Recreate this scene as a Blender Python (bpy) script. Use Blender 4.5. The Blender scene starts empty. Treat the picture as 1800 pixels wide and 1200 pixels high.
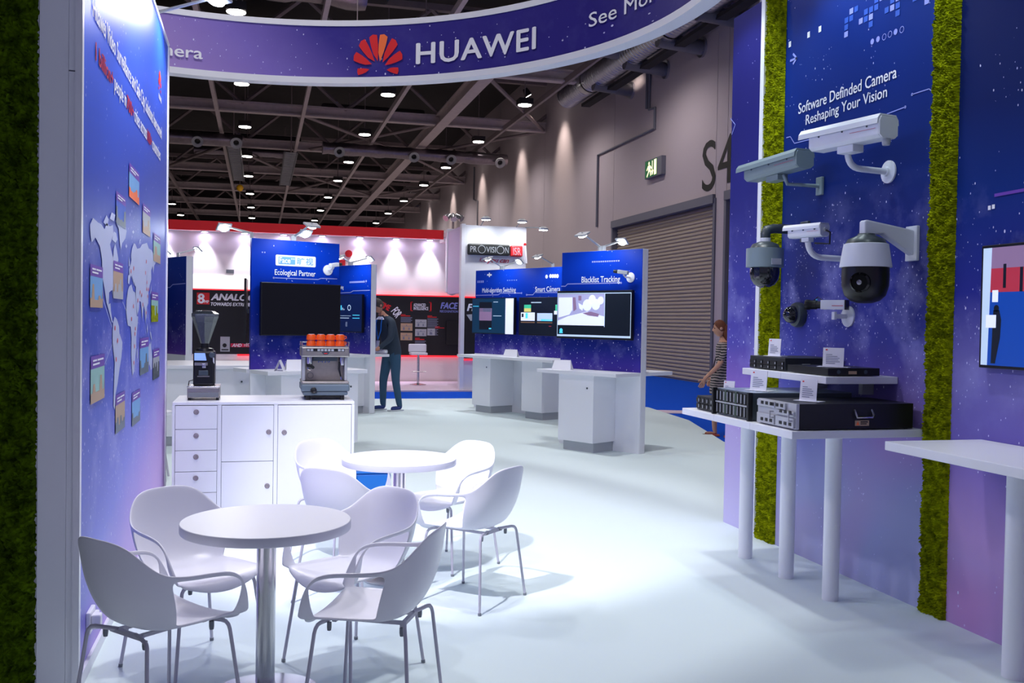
import bpy, bmesh, math, random
from mathutils import Matrix, Vector
random.seed(7)
SC = bpy.context.scene
COL = SC.collection
PI = math.pi

# ------------------------------------------------------------------ camera
cam_data = bpy.data.cameras.new('camera')
cam_data.sensor_width = 36.0
cam_data.lens = 36.0 * 1700.0 / 1800.0
cam_data.clip_start = 0.05
cam_data.clip_end = 300.0
cam = bpy.data.objects.new('camera', cam_data)
COL.objects.link(cam)
_yaw, _pitch, _roll = math.radians(14.67), math.atan(38 / 1700.0), 0.0165
_f0 = Vector((math.sin(_yaw), math.cos(_yaw), 0)); _r0 = Vector((math.cos(_yaw), -math.sin(_yaw), 0)); _u0 = Vector((0, 0, 1))
_f = _f0 * math.cos(_pitch) - _u0 * math.sin(_pitch)
_u = _u0 * math.cos(_pitch) + _f0 * math.sin(_pitch)
_R = _r0 * math.cos(_roll) + _u * math.sin(_roll)
_U = _u * math.cos(_roll) - _r0 * math.sin(_roll)
cam.matrix_world = Matrix(((_R.x, _U.x, -_f.x, 0), (_R.y, _U.y, -_f.y, 0), (_R.z, _U.z, -_f.z, 1.6), (0, 0, 0, 1)))
SC.camera = cam

# ------------------------------------------------------------------ world, exposure
world = bpy.data.worlds.new('hall_ambient')
SC.world = world
world.use_nodes = True
world.node_tree.nodes['Background'].inputs[0].default_value = (0.58, 0.56, 0.92, 1)
world.node_tree.nodes['Background'].inputs[1].default_value = 0.29
SC.view_settings.view_transform = 'Standard'
SC.view_settings.look = 'None'
SC.view_settings.exposure = 0.0
SC.view_settings.gamma = 1.0
SC.view_settings.use_curve_mapping = False
LAMP_W = 62.0          # power of one booth arm flood
COOL = (0.80, 0.92, 1.0)

# ------------------------------------------------------------------ helpers
def lin(c):
    c = c / 255.0
    return c / 12.92 if c <= 0.04045 else ((c + 0.055) / 1.055) ** 2.4
def rgb(r, g, b): return (lin(r), lin(g), lin(b), 1.0)

MATS = {}
def mat(name, color, rough=0.5, metal=0.0, emit=0.0, bump=0.0, bscale=200.0, var=0.0, trans=0.0, spec=0.5, ecol=None):
    m = bpy.data.materials.new(name); m.use_nodes = True
    nt = m.node_tree; b = nt.nodes['Principled BSDF']
    b.inputs['Base Color'].default_value = color
    b.inputs['Roughness'].default_value = rough
    b.inputs['Metallic'].default_value = metal
    b.inputs['Specular IOR Level'].default_value = spec
    if trans: b.inputs['Transmission Weight'].default_value = trans
    if emit:
        b.inputs['Emission Color'].default_value = ecol or color
        b.inputs['Emission Strength'].default_value = emit
    if bump or var:
        tc = nt.nodes.new('ShaderNodeTexCoord'); nz = nt.nodes.new('ShaderNodeTexNoise')
        nz.inputs['Scale'].default_value = bscale; nz.inputs['Detail'].default_value = 3
        nt.links.new(tc.outputs['Object'], nz.inputs['Vector'])
        if bump:
            bp = nt.nodes.new('ShaderNodeBump'); bp.inputs['Strength'].default_value = bump; bp.inputs['Distance'].default_value = 0.004
            nt.links.new(nz.outputs[0], bp.inputs['Height']); nt.links.new(bp.outputs[0], b.inputs['Normal'])
        if var:
            mx = nt.nodes.new('ShaderNodeMix'); mx.data_type = 'RGBA'
            mx.inputs[6].default_value = tuple(v * (1 - var) for v in color[:3]) + (1,)
            mx.inputs[7].default_value = tuple(min(1, v * (1 + var)) for v in color[:3]) + (1,)
            nt.links.new(nz.outputs[0], mx.inputs[0]); nt.links.new(mx.outputs[2], b.inputs['Base Color'])
    MATS[name] = m
    return m

def graphic(name, stops, stars=1.0, star_lo=0.0, star_hi=2.4, rough=0.42, cloud=0.5, height=4.0, xtilt=0.0, x0=0.0, sscale=16.0, neb=1.0, pink=0.0, star_col=(0.75, 0.75, 1.0)):
    """printed cosmic artwork: colour stops over the printed height, soft nebula, scattered star specks"""
    m = bpy.data.materials.new(name); m.use_nodes = True
    nt = m.node_tree; L = nt.links.new; N = nt.nodes.new
    b = nt.nodes['Principled BSDF']; b.inputs['Roughness'].default_value = rough
    b.inputs['Specular IOR Level'].default_value = 0.14
    tc = N('ShaderNodeTexCoord'); sx = N('ShaderNodeSeparateXYZ'); L(tc.outputs['Object'], sx.inputs[0])
    nz = N('ShaderNodeTexNoise'); nz.inputs['Scale'].default_value = 0.9; nz.inputs['Detail'].default_value = 2
    L(tc.outputs['Object'], nz.inputs['Vector'])
    a = N('ShaderNodeMath'); a.operation = 'MULTIPLY_ADD'; a.inputs[1].default_value = cloud * 1.2; L(nz.outputs[0], a.inputs[0])
    c = N('ShaderNodeMath'); c.operation = 'MULTIPLY_ADD'; c.inputs[1].default_value = xtilt; L(sx.outputs[0], c.inputs[0]); c0 = N('ShaderNodeMath'); c0.inputs[1].default_value = -xtilt * x0; L(sx.outputs[2], c0.inputs[0]); L(c0.outputs[0], c.inputs[2])
    L(c.outputs[0], a.inputs[2])
    mr = N('ShaderNodeMapRange'); mr.inputs['From Min'].default_value = cloud * 0.6; mr.inputs['From Max'].default_value = height + cloud * 0.6
    L(a.outputs[0], mr.inputs['Value'])
    cr = N('ShaderNodeValToRGB'); L(mr.outputs[0], cr.inputs[0])
    el = cr.color_ramp.elements
    while len(el) > 1: el.remove(el[-1])
    el[0].position = stops[0][0]; el[0].color = stops[0][1]
    for p, col in stops[1:]:
        e = el.new(p); e.color = col
    # nebula haze of the print
    n2 = N('ShaderNodeTexNoise'); n2.inputs['Scale'].default_value = 2.6; n2.inputs['Detail'].default_value = 5; n2.inputs['Roughness'].default_value = 0.6
    L(tc.outputs['Object'], n2.inputs['Vector'])
    band = N('ShaderNodeMapRange'); band.inputs['From Min'].default_value = star_hi; band.inputs['From Max'].default_value = (star_hi + star_lo) / 2; L(sx.outputs[2], band.inputs['Value'])
    band2 = N('ShaderNodeMapRange'); band2.inputs['From Min'].default_value = star_lo - 0.3; band2.inputs['From Max'].default_value = star_lo + 0.5; L(sx.outputs[2], band2.inputs['Value'])
    bm = N('ShaderNodeMath'); bm.operation = 'MULTIPLY'; L(band.outputs[0], bm.inputs[0]); L(band2.outputs[0], bm.inputs[1])
    r2 = N('ShaderNodeMapRange'); r2.inputs['From Min'].default_value = 0.50; r2.inputs['From Max'].default_value = 0.78; r2.inputs['To Max'].default_value = 0.55 * neb; L(n2.outputs[0], r2.inputs['Value'])
    nm = N('ShaderNodeMath'); nm.operation = 'MULTIPLY'; L(r2.outputs[0], nm.inputs[0]); L(bm.outputs[0], nm.inputs[1])
    mx = N('ShaderNodeMix'); mx.data_type = 'RGBA'; L(nm.outputs[0], mx.inputs[0]); L(cr.outputs[0], mx.inputs[6]); mx.inputs[7].default_value = (0.42, 0.42, 0.85, 1)
    last = mx.outputs[2]
    if pink:
        n3 = N('ShaderNodeTexNoise'); n3.inputs['Scale'].default_value = 1.1; n3.inputs['Detail'].default_value = 1; L(tc.outputs['Object'], n3.inputs['Vector'])
        r3 = N('ShaderNodeMapRange'); r3.inputs['From Min'].default_value = 0.44; r3.inputs['From Max'].default_value = 0.66; r3.inputs['To Max'].default_value = pink; L(n3.outputs[0], r3.inputs['Value'])
        b3 = N('ShaderNodeMapRange'); b3.inputs['From Min'].default_value = 1.5; b3.inputs['From Max'].default_value = 0.7; L(sx.outputs[2], b3.inputs['Value'])
        p3 = N('ShaderNodeMath'); p3.operation = 'MULTIPLY'; L(r3.outputs[0], p3.inputs[0]); L(b3.outputs[0], p3.inputs[1])
        m3 = N('ShaderNodeMix'); m3.data_type = 'RGBA'; L(p3.outputs[0], m3.inputs[0]); L(last, m3.inputs[6]); m3.inputs[7].default_value = (0.55, 0.24, 0.56, 1)
        last = m3.outputs[2]
    for k, (sc_, thr, amt) in enumerate(((sscale, 0.10, 0.9), (sscale * 2.4, 0.17, 0.75))):
        cb_ = N('ShaderNodeCombineXYZ'); L(sx.outputs[0], cb_.inputs[0]); L(sx.outputs[2], cb_.inputs[1])
        mp = N('ShaderNodeMapping'); mp.inputs['Scale'].default_value = (1.0, 0.62, 1.0); mp.inputs['Rotation'].default_value = (0, 0, 0.5)
        L(cb_.outputs[0], mp.inputs['Vector'])
        v = N('ShaderNodeTexVoronoi'); v.voronoi_dimensions = '2D'; v.inputs['Scale'].default_value = sc_; L(mp.outputs[0], v.inputs['Vector'])
        sc2 = N('ShaderNodeSeparateColor'); L(v.outputs['Color'], sc2.inputs[0])
        # only cells whose random value beats the density here carry a star
        dn = N('ShaderNodeMath'); dn.operation = 'MULTIPLY_ADD'; dn.inputs[1].default_value = -0.30 * stars; dn.inputs[2].default_value = 0.998; L(bm.outputs[0], dn.inputs[0])
        d3 = N('ShaderNodeMath'); d3.operation = 'MULTIPLY'; d3.inputs[1].default_value = 0.55; L(r2.outputs[0], d3.inputs[0])
        d4 = N('ShaderNodeMath'); d4.operation = 'SUBTRACT'; L(dn.outputs[0], d4.inputs[0]); L(d3.outputs[0], d4.inputs[1])
        gt = N('ShaderNodeMath'); gt.operation = 'GREATER_THAN'; L(sc2.outputs[0], gt.inputs[0]); L(d4.outputs[0], gt.inputs[1])
        sz = N('ShaderNodeMath'); sz.operation = 'MULTIPLY'; sz.inputs[1].default_value = thr; L(sc2.outputs[1], sz.inputs[0])
        lt = N('ShaderNodeMath'); lt.operation = 'LESS_THAN'; L(v.outputs['Distance'], lt.inputs[0]); L(sz.outputs[0], lt.inputs[1])
        al = N('ShaderNodeMath'); al.operation = 'MULTIPLY'; L(gt.outputs[0], al.inputs[0]); L(lt.outputs[0], al.inputs[1])
        a2 = N('ShaderNodeMath'); a2.operation = 'MULTIPLY'; a2.inputs[1].default_value = amt; L(al.outputs[0], a2.inputs[0])
        m2 = N('ShaderNodeMix'); m2.data_type = 'RGBA'; L(a2.outputs[0], m2.inputs[0]); L(last, m2.inputs[6]); m2.inputs[7].default_value = tuple(star_col) + (1,)
        last = m2.outputs[2]
    L(last, b.inputs['Base Color'])
    MATS[name] = m
    return m

class MB:
    """collects shapes, then builds ONE mesh object"""
    def __init__(s, M=None): s.v = []; s.f = []; s.M = M
    def add(s, vs, fs, M=None):
        o = len(s.v)
        for p in vs:
            p = Vector(p)
            if M is not None: p = M @ p
            if s.M is not None: p = s.M @ p
            s.v.append(p)
        s.f += [tuple(i + o for i in f) for f in fs]
        return s
    def box(s, x0, x1, y0, y1, z0, z1, M=None):
        return s.add([(x0, y0, z0), (x1, y0, z0), (x1, y1, z0), (x0, y1, z0), (x0, y0, z1), (x1, y0, z1), (x1, y1, z1), (x0, y1, z1)],
                     [(3, 2, 1, 0), (4, 5, 6, 7), (0, 1, 5, 4), (1, 2, 6, 5), (2, 3, 7, 6), (3, 0, 4, 7)], M)
    def tube(s, pts, r, n=10, M=None, cap=True):
        pts = [Vector(p) for p in pts]; vs = []; fs = []
        rs = r if isinstance(r, (list, tuple)) else [r] * len(pts)
        t0 = (pts[1] - pts[0]).normalized()
        ref = Vector((0, 0, 1)) if abs(t0.z) < 0.9 else Vector((1, 0, 0))
        a = t0.cross(ref).normalized()
        for i, p in enumerate(pts):
            if i == 0: t = t0
            elif i == len(pts) - 1: t = (pts[i] - pts[i - 1]).normalized()
            else: t = ((pts[i] - pts[i - 1]).normalized() + (pts[i + 1] - pts[i]).normalized()).normalized()
            a = (a - t * a.dot(t)).normalized(); b = t.cross(a)
            for k in range(n):
                an = 2 * PI * k / n
                vs.append(p + (a * math.cos(an) + b * math.sin(an)) * rs[i])
        for i in range(len(pts) - 1):
            for k in range(n):
                k2 = (k + 1) % n
                fs.append((i * n + k, i * n + k2, (i + 1) * n + k2, (i + 1) * n + k))
        if cap:
            fs.append(tuple(range(n - 1, -1, -1))); fs.append(tuple((len(pts) - 1) * n + k for k in range(n)))
        return s.add(vs, fs, M)
    def lathe(s, prof, n=24, M=None, cap=True):
        vs = []; fs = []
        for r, z in prof:
            for k in range(n):
                an = 2 * PI * k / n
                vs.append((r * math.cos(an), r * math.sin(an), z))
        m = len(prof)
        for i in range(m - 1):
            for k in range(n):
                k2 = (k + 1) % n
                fs.append((i * n + k, i * n + k2, (i + 1) * n + k2, (i + 1) * n + k))
        if cap:
            if prof[0][0] > 1e-6: fs.append(tuple(range(n - 1, -1, -1)))
            if prof[-1][0] > 1e-6: fs.append(tuple((m - 1) * n + k for k in range(n)))
        return s.add(vs, fs, M)
    def prism(s, poly, d0, d1, M=None):
        """poly in local x,z ; extruded along local y from d0 to d1"""
        n = len(poly)
        vs = [(x, d0, z) for x, z in poly] + [(x, d1, z) for x, z in poly]
        fs = [tuple(range(n)), tuple(range(2 * n - 1, n - 1, -1))]
        for i in range(n):
            j = (i + 1) % n
            fs.append((j, i, i + n, j + n))
        return s.add(vs, fs, M)
    def build(s, name, material, parent=None, smooth=None, bevel=0.0, seg=2, loc=None, fix=True):
        me = bpy.data.meshes.new(name)
        me.from_pydata([tuple(p) for p in s.v], [], s.f)
        if fix:
            bm = bmesh.new(); bm.from_mesh(me)
            bmesh.ops.remove_doubles(bm, verts=bm.verts, dist=1e-6)
            bmesh.ops.recalc_face_normals(bm, faces=bm.faces)
            bm.to_mesh(me); bm.free()
        if smooth:
            me.polygons.foreach_set('use_smooth', [True] * len(me.polygons))
            me.set_sharp_from_angle(angle=math.radians(smooth))
        me.materials.append(MATS[material] if isinstance(material, str) else material)
        o = bpy.data.objects.new(name, me); COL.objects.link(o)
        if parent is not None: o.parent = parent
        if loc is not None: o.location = loc
        if bevel:
            bv = o.modifiers.new('bevel', 'BEVEL'); bv.width = bevel; bv.segments = seg; bv.limit_method = 'ANGLE'
        return o

def tag(o, label=None, cat=None, group=None, kind=None):
    if label: o['label'] = label
    if cat: o['category'] = cat
    if group: o['group'] = group
    if kind: o['kind'] = kind
    return o
def thing(name, label, cat, loc=(0, 0, 0), rz=0.0, group=None):
    o = bpy.data.objects.new(name, None); COL.objects.link(o)
    o.empty_display_size = 0.1
    o.location = loc; o.rotation_euler = (0, 0, math.radians(rz))
    return tag(o, label, cat, group)
def struct(o): o['kind'] = 'structure'; return o
def copy_tree(o, parent=None):
    c = o.copy(); COL.objects.link(c)
    if parent is not None: c.parent = parent
    for ch in list(o.children): copy_tree(ch, c)
    return c
def TR(x, y, z): return Matrix.Translation((x, y, z))
def RZ(a): return Matrix.Rotation(math.radians(a), 4, 'Z')
def RX(a): return Matrix.Rotation(math.radians(a), 4, 'X')
def RY(a): return Matrix.Rotation(math.radians(a), 4, 'Y')
def aim(p, d):
    """matrix at p with local z along d"""
    return Matrix.Translation(p) @ Vector(d).to_track_quat('Z', 'Y').to_matrix().to_4x4()

# flat print on a panel whose front is local y=0 facing -y
def text_mesh(body, bold=0.0, shear=0.0, space=1.0, line=1.0, align='LEFT'):
    cu = bpy.data.curves.new('lettering', 'FONT'); cu.body = body; cu.size = 1.0; cu.shear = shear
    cu.space_character = space; cu.space_line = line; cu.align_x = align; cu.resolution_u = 3
    ob = bpy.data.objects.new('lettering', cu); COL.objects.link(ob)
    bpy.context.view_layer.update()
    dg = bpy.context.evaluated_depsgraph_get()
    me = bpy.data.meshes.new_from_object(ob.evaluated_get(dg))
    bm = bmesh.new(); bm.from_mesh(me); bmesh.ops.triangulate(bm, faces=bm.faces); bm.to_mesh(me); bm.free()
    vs = [tuple(v.co) for v in me.vertices]; fs = [tuple(p.vertices) for p in me.polygons]
    bpy.data.objects.remove(ob); bpy.data.curves.remove(cu); bpy.data.meshes.remove(me)
    if bold > 0:      # heavier stroke: the outline printed again, shifted a little each way
        n = len(vs); v2 = []; f2 = []
        for k, (dx, dy) in enumerate(((-bold, 0), (bold, 0), (0, bold * .7), (0, -bold * .7))):
            v2 += [(a + dx, b + dy, float(k)) for a, b, c in vs]; f2 += [tuple(i + n * k for i in f) for f in fs]
        vs, fs = v2, f2
    return vs, fs
def fit(vs, x0, x1, z0, z1):
    ax = min(v[0] for v in vs); bx = max(v[0] for v in vs); ay = min(v[1] for v in vs); by = max(v[1] for v in vs)
    return [(x0 + (v[0] - ax) / (bx - ax) * (x1 - x0), z0 + (v[1] - ay) / (by - ay) * (z1 - z0), v[2]) for v in vs]
def text(body, x0, x1, z0, z1, material, parent, y=-0.003, name='lettering', bold=0.0, shear=0.0, space=1.0, line=1.0, align='LEFT'):
    vs, fs = text_mesh(body, bold, shear, space, line, align)
    q = fit(vs, x0, x1, z0, z1)
    return MB().add([(a, y - 0.0005 * c, b) for a, b, c in q], fs).build(name, material, parent, fix=False)
def patch(name, polys, material, parent, y=-0.003):
    """flat printed shapes in local x,z"""
    m = MB()
    for p in polys: m.add([(a, y, b) for a, b in p], [tuple(range(len(p)))])
    return m.build(name, material, parent, fix=False)
def rect(x0, x1, z0, z1): return [(x0, z0), (x1, z0), (x1, z1), (x0, z1)]
def strokes(pts, w):
    out = []
    for (a, b), (c, d) in zip(pts[:-1], pts[1:]):
        l = math.hypot(c - a, d - b); nx, nz = -(d - b) / l * w / 2, (c - a) / l * w / 2
        ex, ez = (c - a) / l * w * 0.3, (d - b) / l * w * 0.3
        out.append([(a - nx - ex, b - nz - ez), (c - nx + ex, d - nz + ez), (c + nx + ex, d + nz + ez), (a + nx - ex, b + nz - ez)])
    return out
def disc(cx, cz, r, n=12): return [(cx + r * math.cos(2 * PI * k / n), cz + r * math.sin(2 * PI * k / n)) for k in range(n)]

# ------------------------------------------------------------------ materials
mat('white_laminate', rgb(236, 238, 246), 0.35)
mat('white_wall', rgb(226, 228, 236), 0.6, bump=0.05, bscale=60)
mat('grey_wall_end', rgb(240, 243, 250), 0.6, bump=0.06, bscale=80)
mat('white_plastic', rgb(240, 240, 250), 0.32)
mat('leg_metal', rgb(196, 194, 208), 0.4, metal=0.15)
mat('chrome', rgb(205, 205, 210), 0.22, metal=1.0)
mat('steel', rgb(178, 172, 168), 0.35, metal=1.0, var=0.12, bscale=30)
mat('black_plastic', rgb(14, 15, 19), 0.35)
mat('black_gloss', rgb(6, 7, 11), 0.12)
mat('dark_grey', rgb(64, 76, 88), 0.45)
mat('slate_grey', rgb(92, 108, 122), 0.45)
mat('mid_grey', rgb(125, 130, 138), 0.5)
mat('light_grey', rgb(176, 180, 188), 0.5)
mat('print_white', rgb(244, 246, 255), 0.5)
mat('print_red', rgb(226, 32, 40), 0.5)
mat('print_crimson', rgb(200, 30, 70), 0.5)
mat('print_orange', rgb(255, 120, 60), 0.5)
mat('print_lilac', rgb(150, 160, 235), 0.5)
mat('print_blue', rgb(40, 90, 200), 0.5)
mat('print_cyan', rgb(90, 190, 230), 0.5)
mat('print_black', rgb(18, 17, 20), 0.5)
mat('print_sky', rgb(110, 170, 225), 0.5)
mat('print_map', rgb(188, 198, 232), 0.5)
mat('print_violet', rgb(110, 62, 178), 0.5)
mat('print_tan', rgb(190, 160, 130), 0.5)
mat('print_mint', rgb(150, 200, 190), 0.5)
mat('print_grey', rgb(120, 126, 150), 0.5)
mat('orange_cup', rgb(245, 92, 22), 0.35)
mat('lens_on', (1, 1, 1, 1), 0.5, emit=26.0, ecol=(0.86, 0.94, 1.0, 1))
mat('lens_warm', (1, 1, 1, 1), 0.5, emit=20.0, ecol=(1.0, 0.93, 0.86, 1))
mat('lens_violet', (1, 1, 1, 1), 0.5, emit=10.0, ecol=(0.75, 0.68, 1.0, 1))
mat('glass', (0.9, 0.95, 1, 1), 0.03, trans=1.0)
mat('carpet_white', rgb(216, 230, 233), 0.95, bump=0.35, bscale=420, var=0.035, spec=0.1)
mat('carpet_blue', rgb(0, 78, 205), 0.95, bump=0.3, bscale=300, var=0.08, spec=0.1)
mat('concrete', rgb(150, 142, 140), 0.8, var=0.1, bscale=1.5)
mat('far_dark', rgb(70, 64, 70), 0.8)
mat('carpet_pink', rgb(214, 196, 214), 0.9, bump=0.2, bscale=200, spec=0.1)
mat('hall_paint', rgb(188, 176, 182), 0.8, bump=0.05, bscale=30, var=0.04)
mat('shutter', rgb(172, 158, 146), 0.55, metal=0.0)
mat('frame_grey', rgb(112, 112, 124), 0.6)
mat('steel_dark', rgb(150, 136, 138), 0.6, var=0.15, bscale=6)
mat('steel_mid', rgb(204, 190, 192), 0.55, var=0.15, bscale=6)
mat('deck_dark', rgb(44, 40, 42), 0.85, var=0.3, bscale=2)
mat('foil', rgb(150, 140, 150), 0.3, metal=0.9, bump=1.0, bscale=9, var=0.2)
mat('galvanised', rgb(190, 190, 200), 0.28, metal=0.95, var=0.1, bscale=14)
mat('duct_grey', rgb(120, 120, 128), 0.5, metal=0.5)
mat('back_wall_white', rgb(246, 238, 238), 0.7)
mat('back_wall_lilac', rgb(214, 200, 232), 0.6)
mat('fascia_red', rgb(240, 14, 28), 0.5)
mat('poster_black', rgb(17, 14, 19), 0.4)
mat('red_glow', rgb(255, 40, 50), 0.5, emit=1.1)
mat('exit_green', rgb(10, 110, 60), 0.5, emit=0.25)
mat('exit_lit', rgb(255, 240, 190), 0.5, emit=1.3)

# ------------------------------------------------------------------ floors
def slab(name, poly, z0, z1, m):
    b = MB(); n = len(poly)
    b.add([(x, y, z0) for x, y in poly] + [(x, y, z1) for x, y in poly],
          [tuple(range(n - 1, -1, -1)), tuple(range(n, 2 * n))] + [(i, (i + 1) % n, (i + 1) % n + n, i + n) for i in range(n)])
    return struct(b.build(name, m))
slab('floor', [(-30, -6), (11.6, -6), (11.6, 100), (-30, 100)], -0.12, -0.032, 'concrete')
slab('floor_aisle', [(-14, 18.9), (6.0, 18.9), (6.0, 4), (11.6, 4), (11.6, 32), (6.1, 32), (6.1, 21.4), (-14, 21.4)], -0.032, -0.03, 'carpet_blue')
slab('floor_booth', [(-9, -6), (6.1, -6), (6.1, 11.9), (6.85, 14.6), (7.1, 16.9), (6.3, 19.1), (-9, 19.15)], -0.03, 0.0, 'carpet_white')
slab('floor_neighbour_stand', [(-14, 21.25), (5.9, 21.25), (5.9, 26), (-14, 26)], -0.03, 0.0, 'carpet_pink')
slab('floor_walkway', [(6.6, 16.15), (10.6, 15.0), (10.6, 15.55), (6.6, 16.75)], -0.029, -0.02, 'carpet_pink')

# ------------------------------------------------------------------ grey hall wall with roller doors
WX = 11.6
hw = struct(MB().box(WX + 0.02, WX + 0.4, 5, 100, -0.1, 12.4).build('wall_hall', 'hall_paint'))
ys = [5, 14.6, 22.45, 23.07, 30.6, 38.8, 46.6, 54.9, 63.0, 71, 79, 100]
for y0, y1 in zip(ys[:-1], ys[1:]):
    z0 = 4.86 if (y0, y1) in ((14.6, 22.45), (23.07, 30.6)) else -0.1
    MB().box(WX - 0.16, WX + 0.03, y0 + 0.012, y1 - 0.012, z0, 12.4).build('wall_panel', 'hall_paint', hw)
def roller_door(n, y0, y1):
    d = thing('door_%d' % n, 'tall grey ribbed roller shutter door in the hall wall' if n == 1 else 'roller shutter door half hidden behind the tall display wall', 'door', (WX, (y0 + y1) / 2, 0))
    d['kind'] = 'structure'; del d['category']
    w = (y1 - y0) / 2
    c = MB(); pitch = 0.105; k = 0; z = 0.0; prof = []
    while z < 4.8:
        prof += [(0.0, z), (-0.035, z + pitch * 0.25), (-0.035, z + pitch * 0.62), (0.0, z + pitch * 0.9)]; z += pitch
    vs = [(x, -w + 0.1, zz) for x, zz in prof] + [(x, w - 0.1, zz) for x, zz in prof]; m = len(prof)
    c.add(vs, [(i, i + 1, i + 1 + m, i + m) for i in range(m - 1)])
    o = c.build('slat_curtain', 'shutter', d); o['kind'] = 'stuff'
    MB().box(-0.24, 0.0, -w, w, 4.72, 4.95).build('lintel', 'frame_grey', d)
    for s in (-1, 1):
        MB().box(-0.2, 0.0, s * w - 0.06, s * w + 0.06, 0, 4.85).build('guide_rail', 'frame_grey', d)
roller_door(1, 23.07, 30.6)
roller_door(2, 14.6, 22.45)
struct(MB().box(-30, 12, 97, 97.4, -0.1, 12.4).build('wall_hall_far', 'far_dark'))
struct(MB().box(-30.4, -30, -6, 97, -0.1, 12.4).build('wall_hall_left', 'far_dark'))
# big black bay lettering
hwf = text('S', -23.86, -23.07, 5.08, 6.41, 'print_black', hw, name='bay_letter')
hwf.location = (WX - 0.17, 0, 0); hwf.rotation_euler = (0, 0, -PI / 2)
hwf = text('4', -22.95, -22.1, 5.15, 6.38, 'print_black', hw, name='bay_letter')
hwf.location = (WX - 0.17, 0, 0); hwf.rotation_euler = (0, 0, -PI / 2)
# exit sign
ex = thing('exit_sign', 'green and white illuminated running man exit sign on the grey hall wall', 'exit sign', (WX - 0.16, 0, 0), -90)
MB().box(-27.55, -26.3, -0.14, 0.0, 5.93, 6.47).build('sign_box', 'frame_grey', ex)
patch('sign_face', [rect(-27.53, -26.62, 5.95, 6.45)], 'exit_green', ex, -0.143)
patch('running_figure', [disc(-27.22, 6.36, 0.055), [(-27.3, 6.3), (-27.12, 6.3), (-27.1, 6.12), (-27.26, 6.12)]] + strokes([(-27.14, 6.27), (-27.02, 6.2)], 0.05) + strokes([(-27.28, 6.27), (-27.38, 6.18)], 0.05) + strokes([(-27.14, 6.14), (-27.08, 6.0)], 0.06) + strokes([(-27.22, 6.14), (-27.36, 5.99)], 0.06), 'exit_lit', ex, -0.147)
patch('arrow_mark', strokes([(-26.97, 6.4), (-26.97, 6.02)], 0.05) + strokes([(-27.04, 6.12), (-26.97, 6.02), (-26.9, 6.12)], 0.05) + [rect(-26.84, -26.66, 5.98, 6.43)], 'exit_lit', ex, -0.147)
# conduits on the wall
for i, (pts, lb) in enumerate([([(27.55, 9.3), (27.55, 8.05), (27.1, 8.02), (27.1, 7.4), (32.1, 7.4), (32.1, 4.9)], 'thin grey conduit stepping down the hall wall beside the exit sign'),
                               ([(27.75, 9.3), (27.75, 8.12)], 'short straight grey conduit below the silver duct on the hall wall'),
                               ([(52.4, 10.0), (52.4, 8.2), (51.4, 8.0), (51.4, 4.0)], 'thin grey conduit on the far end of the hall wall above the white tower')]):
    tag(MB().tube([(WX - 0.2, a, b) for a, b in pts], 0.045, 6).build('conduit', 'frame_grey'), lb, 'conduit')

# ------------------------------------------------------------------ ceiling, trusses, ducts, downlights
ceil = struct(MB().box(-30, WX + 0.4, -6, 100, 12.3, 12.6).build('ceiling', 'deck_dark'))
chord = None
for k, ty in enumerate([22.6, 30.4, 38.7, 46.7, 54.9, 63.1, 71.0, 79.0]):
    tr = MB().box(-28, WX - 0.2, -0.16, 0.16, 9.38, 9.44).box(-28, WX - 0.2, -0.05, 0.05, 9.44, 9.72).box(-28, WX - 0.2, -0.16, 0.16, 9.72, 9.78).build('truss_chord', 'steel_mid', ceil, loc=(0, ty, 0))
    MB().box(-28, WX - 0.2, -0.12, 0.12, 11.3, 11.5).build('upper_chord', 'steel_dark', tr)
    if k == 0:
        wm = bpy.data.meshes.new('web_member'); tmp = MB().tube([(0, 0, 9.7), (1.95, 0, 11.35)], 0.075, 4); tmp2 = tmp.build('web_member', 'steel_dark', tr); base_web = tmp2
        first = True
    x = -28.0; s = 1
    while x < 11.2:
        if k == 0 and first: w = base_web; first = False
        else:
            w = base_web.copy(); COL.objects.link(w); w.parent = tr
        if s > 0: w.location = (x, 0, 0)
        else: w.location = (x + 1.95, 0, 0); w.rotation_euler = (0, 0, PI)
        x += 1.95; s = -s
for x, wd, m in [(6.98, 0.42, 'steel_mid'), (4.75, 0.13, 'steel_mid'), (1.56, 0.13, 'steel_mid'), (-1.63, 0.13, 'steel_mid'), (-4.9, 0.13, 'steel_dark'), (-8.2, 0.42, 'steel_dark'), (9.6, 0.1, 'steel_dark')]:
    b = MB().box(x - wd / 2, x + wd / 2, 18, 95, 9.3, 9.36)
    if wd > 0.3: b.box(x - 0.05, x + 0.05, 18, 95, 9.36, 9.72).box(x - wd / 2, x + wd / 2, 18, 95, 9.72, 9.78)
    else: b.box(x - wd / 2, x + wd / 2, 18, 95, 9.36, 9.5)
    b.build('long_beam', m, ceil)
for (x0, y0, x1, y1) in [(6.98, 30.5, 11.3, 38.6), (6.98, 46.7, 11.3, 38.8), (6.98, 46.8, 11.3, 54.8), (2.2, 46.7, 6.9, 38.8), (1.56, 38.8, 6.9, 46.6), (6.98, 63, 11.3, 55), (-1.6, 46.7, 1.5, 54.8), (-4.9, 54.8, -1.63, 46.8), (4.75, 54.9, 1.6, 63), (-8.2, 38.7, -4.9, 46.7), (2.2, 54.9, 6.9, 63)]:
    MB().tube([(x0, y0, 9.45), (x1, y1, 9.45)], 0.07, 6).build('brace', 'steel_dark', ceil)
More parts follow.
